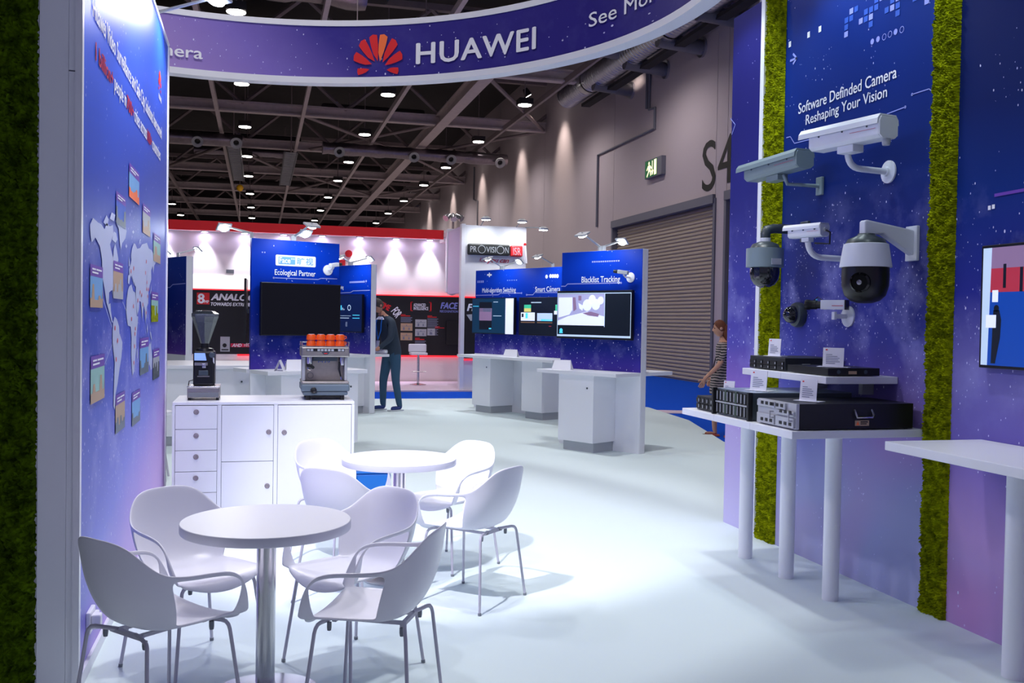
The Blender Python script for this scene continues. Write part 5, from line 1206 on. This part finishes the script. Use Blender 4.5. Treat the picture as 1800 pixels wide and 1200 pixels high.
patch('picture_figure', [rect(-4.06, -4.04, 1.80, 1.92)], 'scr_dark', ts, -0.0474)
patch('picture_figure', [rect(-3.95, -3.93, 1.78, 1.9)], 'scr_dark', ts, -0.0474)

# ------------------------------------------------------------------ security cameras on the right wall
mat('cam_white', rgb(226, 230, 240), 0.35)
mat('cam_grey', rgb(128, 146, 152), 0.4)
mat('cam_dark', rgb(60, 70, 76), 0.35)
mat('smoke_dome', rgb(26, 30, 36), 0.06, spec=0.8)
def housing(label, c, yaw, pitch, L, w, h, m, flange, arm_pts, plate='round', gland=True):
    o = thing('bullet_camera', label, 'security camera', (3.64, flange[0], flange[1]))
    C = Vector(c) - Vector((3.64, flange[0], flange[1]))
    M = TR(*C) @ RZ(yaw) @ RX(pitch)       # local +y = viewing direction
    pr = [(-w * .5, -h * .36), (-w * .34, -h * .5), (w * .34, -h * .5), (w * .5, -h * .36), (w * .5, h * .22), (w * .4, h * .42), (-w * .4, h * .42), (-w * .5, h * .22)]
    MB(M).prism(pr, -L * .5, L * .46).build('body', m, o, bevel=0.004)
    sh = [(-w * .58, h * .08), (-w * .56, h * .30), (-w * .42, h * .5), (w * .42, h * .5), (w * .56, h * .30), (w * .58, h * .08), (w * .54, h * .08), (w * .52, h * .27), (w * .40, h * .44), (-w * .40, h * .44), (-w * .52, h * .27), (-w * .54, h * .08)]
    MB(M).prism(sh, -L * .5, L * .60).build('sun_shield', m, o)
    MB(M).prism([(-w * .40, -h * .36), (w * .40, -h * .36), (w * .40, h * .3), (-w * .40, h * .3)], L * .46, L * .465).build('front_window', 'black_gloss', o)
    MB(M).prism([(a * .97, b * .97) for a, b in pr], -L * .512, -L * .5).build('rear_plate', m, o)
    for k in range(3): MB(M @ TR(-w * .5, -L * .35 + k * L * .33, h * .05) @ RY(-90)).lathe([(.006, 0), (.006, .004)], 8).build('screw', 'dark_grey', o)
    MB(M).box(-w * .505, -w * .5, -L * .46, -L * .12, -h * .1, -h * .085).build('pinstripe', 'print_crimson', o)
    if gland: MB(M @ TR(w * .05, -L * .47, -h * .5)).lathe([(.02, -.035), (.024, -.02), (.024, 0.0)], 12).build('cable_gland', 'light_grey', o, smooth=40)
    MB(M).box(-w * .3, w * .3, -L * .12, L * .10, -h * .82, -h * .5).build('mount_block', m, o, bevel=0.004)
    q = [Vector(p) - Vector((3.64, flange[0], flange[1])) for p in arm_pts]
    if plate == 'round':
        MB(RY(-90)).lathe([(.068, 0.0), (.068, .010), (.03, .018), (.026, .03)], 24).build('wall_flange', m, o, smooth=40)
        for a in (45, 135, 225, 315): MB(RY(-90) @ TR(.05 * math.cos(math.radians(a)), .05 * math.sin(math.radians(a)), .010)).lathe([(.007, 0), (.007, .002)], 8).build('bolt', 'dark_grey', o)
    else: MB().box(-0.02, 0.0, -0.035, 0.035, -0.06, 0.06).build('wall_flange', m, o, bevel=0.004)
    MB().tube(q, 0.019 if plate == 'round' else 0.013, 12).build('arm', m, o, smooth=50)
    return o
def curve(p0, p1, p2, n=7):
    p0, p1, p2 = Vector(p0), Vector(p1), Vector(p2)
    return [p0.lerp(p1, t / n).lerp(p1.lerp(p2, t / n), t / n) for t in range(n + 1)]
housing('big white housing camera on a curved arm under the panel title', (3.33, 5.00, 2.715), 12, 0, 0.56, 0.145, 0.135, 'cam_white', (5.055, 2.522), [(3.625, 5.055, 2.522), (3.50, 5.055, 2.527)] + curve((3.45, 5.055, 2.529), (3.36, 5.055, 2.53), (3.345, 5.04, 2.62)))
housing('big grey housing camera behind the white one, over the moss strip', (3.37, 5.90, 2.665), 6, -2, 0.60, 0.14, 0.125, 'cam_grey', (5.78, 2.53), [(3.625, 5.78, 2.53), (3.40, 5.80, 2.535), (3.38, 5.82, 2.60)], 'flat', False)
cmid = housing('white compact camera with black rear cable on a curved arm', (3.335, 5.44, 2.19), 17, 0, 0.27, 0.085, 0.085, 'cam_white', (5.425, 2.02), [(3.625, 5.425, 2.02), (3.45, 5.425, 2.025)] + curve((3.43, 5.425, 2.025), (3.345, 5.425, 2.03), (3.335, 5.43, 2.12)), 'round', False)
MB().tube([(-0.272, -0.12, 0.17), (-0.255, -0.16, 0.15), (-0.25, -0.15, 0.08), (-0.29, -0.05, 0.09)], .006, 8).build('rear_cable', 'black_plastic', cmid, smooth=60)
MB(TR(-.265, -.115, .17) @ RX(90)).lathe([(.016, 0), (.014, .02)], 12).build('cable_socket', 'light_grey', cmid)
# white speed dome on a gooseneck bracket
pz = thing('dome_camera', 'large white speed dome camera with black ball on a wedge wall bracket', 'security camera', (3.64, 4.81, 2.076))
MB().box(-0.022, 0.0, -0.05, 0.05, -0.10, 0.10).build('wall_plate', 'cam_white', pz, bevel=0.004)
MB().prism([(-0.02, 0.075), (-0.02, -0.07), (-0.22, 0.045), (-0.345, 0.03), (-0.345, 0.115), (-0.33, 0.122)], -0.028, 0.028).build('bracket_arm', 'cam_white', pz, bevel=0.012)
MB(TR(-0.315, 0, 0)).lathe([(.045, .045), (.05, .035), (.10, .012), (.112, -.012)], 32).build('neck_cone', 'cam_dark', pz, smooth=40)
MB(TR(-0.315, 0, 0)).lathe([(.112, -.012), (.122, -.016), (.142, -.138), (.142, -.146), (.12, -.146)], 40).build('upper_shell', 'cam_white', pz, smooth=40)
bl = MB(TR(-0.315, 0, 0)).lathe([(.128, -.146), (.130, -.19), (.128, -.25), (.112, -.305), (.08, -.335), (.04, -.348), (0, -.35)], 36).build('ball', 'black_plastic', pz, smooth=60)
MB(aim((-0.405, -0.085, -0.235), (-0.78, -0.60, -0.1))).lathe([(.056, -.01), (.056, .012), (.046, .02), (.044, .012), (0, .012)], 24).build('lens_window', 'black_gloss', bl, smooth=40)
MB(aim((-0.415, -0.093, -0.235), (-0.78, -0.60, -0.1))).lathe([(.016, 0.0), (.014, .008), (0, .010)], 14).build('lens', 'chrome', bl, smooth=40)
# grey speed dome
pg = thing('dome_camera', 'grey speed dome camera with smoked dome hanging before the moss strip', 'security camera', (3.64, 5.95, 2.24))
MB().box(-0.02, 0.0, -0.05, 0.05, -0.07, 0.07).build('wall_plate', 'cam_dark', pg, bevel=0.004)
MB().tube([(-.015, 0, .01), (-.25, 0, .012), (-.30, 0, .0), (-.312, 0, -.03), (-.312, 0, -.06)], [.035, .032, .034, .034, .032], 16).build('bracket_arm', 'cam_dark', pg, smooth=50)
MB(TR(-.312, 0, 0)).lathe([(.035, -.055), (.035, -.08)], 16).build('joint', 'cam_white', pg)
MB(TR(-.312, 0, 0)).lathe([(.04, -.08), (.085, -.098), (.10, -.125)], 28).build('neck_cone', 'cam_dark', pg, smooth=40)
MB(TR(-.312, 0, 0)).lathe([(.10, -.125), (.125, -.128), (.125, -.255), (.10, -.258)], 36).build('upper_shell', 'cam_grey', pg, smooth=30)
MB(TR(-.312, 0, 0)).lathe([(.098, -.258), (.10, -.29), (.092, -.335), (.07, -.37), (.035, -.39), (0, -.395)], 32).build('smoked_dome', 'smoke_dome', pg, smooth=60)
MB(TR(-.312, 0, 0)).box(-.02, .05, -.131, -.124, -.24, -.20).build('name_plate', 'light_grey', pg)
# small wall dome, seen side-on
pd = thing('dome_camera', 'small dark dome camera stuck low on the starry panel', 'security camera', (3.64, 6.0, 1.668))
MB(RY(-90)).lathe([(.085, 0.0), (.088, .03), (.08, .05), (.062, .058)], 28).build('base', 'cam_dark', pd, smooth=40)
MB(RY(-90)).lathe([(.062, .058), (.062, .07), (.052, .10), (.03, .12), (0, .126)], 28).build('smoked_dome', 'smoke_dome', pd, smooth=60)
MB(aim((-.07, -.02, .0), (-1, -.2, .1))).lathe([(.03, 0), (.03, .03), (.02, .04)], 14).build('lens', 'black_plastic', pd)
# small box camera with big lens on a white round plate
pb = thing('box_camera', 'small white box camera with long black lens on a round plate', 'security camera', (3.64, 5.43, 1.657))
MB(RY(-90)).lathe([(.068, 0.0), (.068, .010), (.03, .02)], 24).build('wall_flange', 'cam_white', pb, smooth=40)
for a in (45, 135, 225, 315): MB(RY(-90) @ TR(.05 * math.cos(math.radians(a)), .05 * math.sin(math.radians(a)), .010)).lathe([(.007, 0), (.007, .002)], 8).build('bolt', 'dark_grey', pb)
MB().tube([(-.015, 0, .0), (-.10, 0, .0)], .016, 10).build('arm', 'cam_white', pb, smooth=50)
MB().box(-.115, -.095, -.016, .016, -.022, .028).build('swivel', 'cam_white', pb, bevel=.003)
M = TR(-.10, .0, .072) @ RZ(38)
MB(M).box(-.032, .032, -.07, .085, -.03, .03).build('body', 'cam_white', pb, bevel=.004)
MB(M).box(-.034, -.0325, -.06, .01, -.008, -.004).build('pinstripe', 'print_crimson', pb)
MB(M).box(-.033, .033, -.078, -.07, -.031, .031).build('rear_plate', 'black_plastic', pb)
ln = MB(M @ TR(0, .085, 0) @ RX(-90)).lathe([(.024, 0), (.024, .03), (.029, .034), (.029, .075), (.033, .08), (.033, .105), (.028, .105), (.02, .09), (0, .09)], 20).build('lens', 'black_plastic', pb, smooth=40)
MB(M @ TR(0, .12, .026)).lathe([(.007, 0), (.007, .012)], 8).build('focus_screw', 'print_cyan', ln)
MB().tube([(-.12, .10, .095), (-.13, .15, .125), (-.15, .17, .10)], .003, 6).build('lens_cable', 'black_plastic', pb)
# ------------------------------------------------------------------ people
mat('skin', rgb(196, 140, 116), 0.55)
mat('skin_fair', rgb(214, 160, 132), 0.55)  # fairer skin tone of the woman
mat('jacket', rgb(44, 58, 76), 0.85, bump=0.3, bscale=120, var=0.12)
mat('jeans', rgb(50, 84, 112), 0.9, bump=0.3, bscale=160, var=0.25)
mat('hair_grey', rgb(74, 66, 62), 0.8, bump=1.0, bscale=90, var=0.3)
mat('hair_auburn', rgb(112, 60, 36), 0.7, bump=1.0, bscale=90, var=0.3)
mat('shoe_blue', rgb(36, 56, 120), 0.7)
mat('sole', rgb(190, 195, 205), 0.7)
mat('lanyard', rgb(20, 120, 225), 0.6)
mat('sandal', rgb(190, 96, 76), 0.7)
# striped knit of the dress
kn = bpy.data.materials.new('striped_knit'); kn.use_nodes = True; _nt = kn.node_tree; _b = _nt.nodes['Principled BSDF']; _b.inputs['Roughness'].default_value = 0.9
_tc = _nt.nodes.new('ShaderNodeTexCoord'); _w = _nt.nodes.new('ShaderNodeTexWave'); _w.bands_direction = 'Z'; _w.inputs['Scale'].default_value = 8.5; _w.inputs['Distortion'].default_value = 3.5; _w.inputs['Detail'].default_value = 2; _nt.links.new(_tc.outputs['Object'], _w.inputs['Vector'])
_cr = _nt.nodes.new('ShaderNodeValToRGB'); _cr.color_ramp.interpolation = 'CONSTANT'; _cr.color_ramp.elements[0].color = rgb(34, 38, 46); _cr.color_ramp.elements[1].position = 0.45; _cr.color_ramp.elements[1].color = rgb(176, 160, 158)
_nt.links.new(_w.outputs[0], _cr.inputs[0]); _nt.links.new(_cr.outputs[0], _b.inputs['Base Color']); MATS['striped_knit'] = kn

def skinned(joints, edges, root, levels=2):
    """one continuous surface grown over a joint skeleton: joints name -> (x, y, z, rx, ry)"""
    names = list(joints); me = bpy.data.meshes.new('body')
    me.from_pydata([joints[n][:3] for n in names], [(names.index(a), names.index(b)) for a, b in edges], [])
    o = bpy.data.objects.new('body', me); COL.objects.link(o)
    o.modifiers.new('skin', 'SKIN'); sv = me.skin_vertices[0].data
    for i, n in enumerate(names):
        sv[i].radius = joints[n][3:5]; sv[i].use_root = (n == root)
    o.modifiers['skin'].use_smooth_shade = True
    su = o.modifiers.new('sub', 'SUBSURF'); su.levels = levels; su.render_levels = levels
    bpy.context.view_layer.update()
    dg = bpy.context.evaluated_depsgraph_get()
    res = bpy.data.meshes.new_from_object(o.evaluated_get(dg))
    bpy.data.objects.remove(o); bpy.data.meshes.remove(me)
    res.polygons.foreach_set('use_smooth', [True] * len(res.polygons))
    return res
def paint(me, mats, rule):
    me.materials.clear()
    for m in mats: me.materials.append(MATS[m])
    for p in me.polygons: p.material_index = rule(p.center)
def hand_edges(J, E, side, wrist, palm_dir, across, down):
    """palm plus five bent fingers"""
    w = Vector(wrist); d = Vector(palm_dir).normalized(); a = Vector(across).normalized(); n = Vector(down).normalized()
    J[side + 'palm'] = tuple(w + d * .05) + (.034, .020); E.append((side + 'wrist', side + 'palm'))
    for k, (off, ln) in enumerate([(-.030, .060), (-.010, .072), (.010, .078), (.030, .068)]):
        b = w + d * .085 + a * off; m = b + d * ln * .55 + n * .008; t = m + d * ln * .40 + n * .025
        for nm, p, r in (('b', b, .0105), ('m', m, .0095), ('t', t, .008)): J['%sf%d%s' % (side, k, nm)] = tuple(p) + (r, r)
        E += [(side + 'palm', '%sf%db' % (side, k)), ('%sf%db' % (side, k), '%sf%dm' % (side, k)), ('%sf%dm' % (side, k), '%sf%dt' % (side, k))]
    b = w + d * .035 + a * .045; t = b + d * .04 + a * .022 + n * .015
    J[side + 'th1'] = tuple(b) + (.013, .013); J[side + 'th2'] = tuple(t) + (.010, .010)
    E += [(side + 'palm', side + 'th1'), (side + 'th1', side + 'th2')]
def head_mesh(name, parent, M, skin_m, hair_m, long_hair=False):
    """head: skull, jaw, nose, ears, eyes, mouth; hair as a cap"""
    vs = []; fs = []; NU, NV = 24, 18
    for j in range(NV + 1):
        v = PI * j / NV
        for i in range(NU):
            u = 2 * PI * i / NU
            x = math.sin(v) * math.cos(u) * .075; y = math.sin(v) * math.sin(u) * .096; z = math.cos(v) * .118
            if z < 0:
                x *= 1 - .32 * (-z / .118) ** 1.3; y = y * (1 - .22 * (-z / .118)) + .018 * (-z / .118)
            fx = max(0, 1 - abs(x) / .016); fz = max(0, 1 - abs(z + .016) / .034)
            if y > 0: y += .026 * fx * fz
            if y > 0 and abs(z - .012) < .022 and .018 < abs(x) < .045: y -= .007
            if y > 0 and abs(z + .062) < .012 and abs(x) < .024: y += .004
            vs.append((x, y, z))
    for j in range(NV):
        for i in range(NU):
            fs.append((j * NU + i, j * NU + (i + 1) % NU, (j + 1) * NU + (i + 1) % NU, (j + 1) * NU + i))
    h = MB(M).add(vs, fs).build('head', skin_m, parent, smooth=120)
    for s in (-1, 1):
        MB(M @ TR(s * .076, -.005, .0) @ RY(90)).lathe([(.0, -.008), (.022, -.006), (.026, .004), (.014, .008), (0, .004)], 12).build('ear', skin_m, h, smooth=80)
        MB(M @ TR(s * .030, .083, .012)).lathe([(0, -.008), (.008, -.005), (.011, 0), (.008, .005), (0, .008)], 10).build('eye', 'print_black', h, smooth=80)
        MB(M).add([(s * .016, .096, .030), (s * .046, .084, .030), (s * .046, .086, .036), (s * .016, .099, .037)], [(0, 1, 2, 3)]).build('eyebrow', hair_m, h)
    MB(M).add([(-.022, .092, -.060), (.022, .092, -.060), (.018, .090, -.066), (-.018, .090, -.066)], [(0, 1, 2, 3)]).build('mouth', 'print_tan', h)
    hv = []; hf = []; rr = random.Random(5)
    for j in range(13):
        v = PI * .60 * j / 12
        for i in range(NU):
            u = 2 * PI * i / NU; front = max(0.0, math.sin(u))
            vv = v * (1 - .55 * front ** 1.2)
            k = 1.10 + rr.uniform(-.02, .03)
            hv.append((math.sin(vv) * math.cos(u) * .075 * k, math.sin(vv) * math.sin(u) * .096 * k, math.cos(vv) * .118 * k))
    for j in range(12):
        for i in range(NU): hf.append((j * NU + i, j * NU + (i + 1) % NU, (j + 1) * NU + (i + 1) % NU, (j + 1) * NU + i))
    hr = MB(M).add(hv, hf).build('hair', hair_m, parent, smooth=100)
    if long_hair: MB(M).tube([(0, -.07, .03), (0, -.10, -.06), (0, -.10, -.16), (.0, -.09, -.25)], [.07, .075, .065, .03], 12).build('hair_length', hair_m, hr, smooth=80)
    return h

# man leaning over the counter; local +y = the way he faces
mn = thing('person', 'man in dark jacket and jeans leaning over the white counter, blue lanyard', 'person', (2.20, 16.70, 0), 120)
S = 1.06
J = {}; E = []
def P(n, x, y, z, rx, ry=None): J[n] = (x * S, y * S, z * S, rx * S, (ry or rx) * S)
P('pelvis', 0, -.03, .95, .175, .13); P('belly', 0, -.01, 1.10, .175, .135); P('chest', 0, .06, 1.32, .195, .14); P('upper', 0, .12, 1.47, .125, .095); P('neck', 0, .17, 1.55, .058, .058); P('skull0', 0, .205, 1.62, .055, .055)
E += [('pelvis', 'belly'), ('belly', 'chest'), ('chest', 'upper'), ('upper', 'neck'), ('neck', 'skull0')]
for s, n in ((-1, 'l'), (1, 'r')):
    P(n + 'hip', s * .10, -.03, .88, .100, .105); P(n + 'knee', s * .125, .01 + .03 * s, .50, .068, .072); P(n + 'ankle', s * .14, -.03 + .06 * s, .10, .050, .052); P(n + 'heel', s * .14, -.05 + .06 * s, .045, .042, .038); P(n + 'toe', s * .155, .15 + .06 * s, .035, .043, .030)
    E += [('pelvis', n + 'hip'), (n + 'hip', n + 'knee'), (n + 'knee', n + 'ankle'), (n + 'ankle', n + 'heel'), (n + 'heel', n + 'toe')]
    P(n + 'sho', s * .19, .11, 1.43, .072); P(n + 'elb', s * .255, .20, 1.17, .054); P(n + 'wrist', s * .19, .40, 1.005, .034, .030)
    E += [('upper', n + 'sho'), (n + 'sho', n + 'elb'), (n + 'elb', n + 'wrist')]
    hand_edges(J, E, n, tuple(c * S for c in (s * .19, .40, 1.005)), (-s * .25, 1, -.15), (-s, -.2, 0), (0, 0, -1))
me = skinned(J, E, 'pelvis')
def man_rule(c):
    z = c.z / S; y = c.y / S
    if z < .075: return 3
    if z < .93 and y < .30: return 2
    if y > .385 and z < 1.15: return 0
    if z > 1.54: return 0
    return 1
paint(me, ['skin', 'jacket', 'jeans', 'shoe_blue'], man_rule)
bd = bpy.data.objects.new('body', me); COL.objects.link(bd); bd.parent = mn
hm = TR(0, .265 * S, 1.70 * S) @ RX(-38) @ Matrix.Scale(1.06, 4)
head_mesh('man', mn, hm, 'skin', 'hair_grey')
for s in (-1, 1):
    MB().tube([(s * .07, .235, 1.60), (s * .075, .26, 1.50), (s * .06, .255, 1.38), (.0, .27, 1.22)], .009, 6).build('lanyard_strap', 'lanyard', mn)
MB(TR(0, .275, 1.14) @ RX(8)).box(-.048, .048, -.003, .003, -.07, .07).build('badge', 'print_white', mn, bevel=.003)
MB().lathe([(.062, 1.60), (.085, 1.57), (.10, 1.55)], 18, TR(0, .19, .02), cap=False).build('shirt_collar', 'print_white', mn, smooth=60)
for s in (-1, 1):
    MB(TR(s * .148 * S, (.05 + .06 * s) * S, 0)).box(-.05, .05, -.15, .15, 0.0, .022).build('shoe_sole', 'sole', mn, bevel=.01)
rp = thing('paper_roll', 'white rolled paper held by the man on the counter', 'paper roll', (1.93, 16.50, 1.026))
MB().tube([(-.12, .13, 0), (.16, -.14, 0)], .038, 18, cap=False).build('outer_sheet', 'white_plastic', rp, smooth=60)
MB().tube([(-.117, .127, 0), (.157, -.137, 0)], .024, 14).build('inner_core', 'print_white', rp, smooth=60)

# woman walking past, half hidden by the right display wall; local +y = the way she faces
wm_ = thing('person', 'woman in striped knit dress walking behind the right display wall', 'person', (6.43, 12.62, -0.03), 76)
J = {}; E = []; S = 0.97
P('pelvis', 0, -.02, .92, .140, .112); P('belly', 0, 0, 1.06, .118, .095); P('chest', 0, .02, 1.24, .130, .105); P('upper', 0, .0, 1.36, .105, .075); P('neck', 0, .01, 1.43, .046, .046); P('skull0', 0, .03, 1.50, .045, .045)
E += [('pelvis', 'belly'), ('belly', 'chest'), ('chest', 'upper'), ('upper', 'neck'), ('neck', 'skull0')]
for s, n in ((-1, 'l'), (1, 'r')):
    st = .13 * s
    P(n + 'hip', s * .085, -.02, .84, .094, .10); P(n + 'knee', s * .085, st * .6 + .02, .48, .056, .06); P(n + 'ankle', s * .085, st * 1.1 - .06, .085, .034, .036); P(n + 'heel', s * .085, st * 1.1 - .08, .045, .032, .03); P(n + 'toe', s * .09, st * 1.1 + .09, .035, .036, .024)
    E += [('pelvis', n + 'hip'), (n + 'hip', n + 'knee'), (n + 'knee', n + 'ankle'), (n + 'ankle', n + 'heel'), (n + 'heel', n + 'toe')]
    P(n + 'sho', s * .165, .0, 1.34, .056); P(n + 'elb', s * .20, .05 - .04 * s, 1.08, .042); P(n + 'wrist', s * .205, .20 - .1 * s, .88, .027, .025)
    E += [('upper', n + 'sho'), (n + 'sho', n + 'elb'), (n + 'elb', n + 'wrist')]
    hand_edges(J, E, n, tuple(c * S for c in (s * .205, .20 - .1 * s, .88)), (0, .45, -1), (0, 1, .3), (-s, 0, 0))
me = skinned(J, E, 'pelvis')
def wom_rule(c):
    z = c.z / S; x = abs(c.x) / S
    if z < .05: return 2
    if x > .155 and z < 1.14: return 0
    if z > 1.405: return 0
    if z < .74: return 0
    return 1
paint(me, ['skin_fair', 'striped_knit', 'sandal'], wom_rule)
bd = bpy.data.objects.new('body', me); COL.objects.link(bd); bd.parent = wm_
sk = MB().lathe([(.150, .93), (.165, .80), (.175, .66), (.170, .62)], 24, Matrix.Diagonal((1.0, 1.05, 1, 1)), cap=False).build('dress_skirt', 'striped_knit', wm_, smooth=80)
head_mesh('woman', wm_, TR(0, .055, 1.555) @ RX(-6) @ Matrix.Scale(.96, 4), 'skin_fair', 'hair_auburn', True)
for s in (-1, 1):
    MB(TR(s * .087, .13 * s * 1.1 * S - .0, 0)).box(-.042, .042, -.13, .12, 0.0, .03).build('sandal_sole', 'sandal', wm_, bevel=.01)
MB().tube([(.20, .06, .80), (.20, .10, .95), (.17, .02, 1.33)], .008, 6).build('bag_strap', 'black_plastic', wm_)
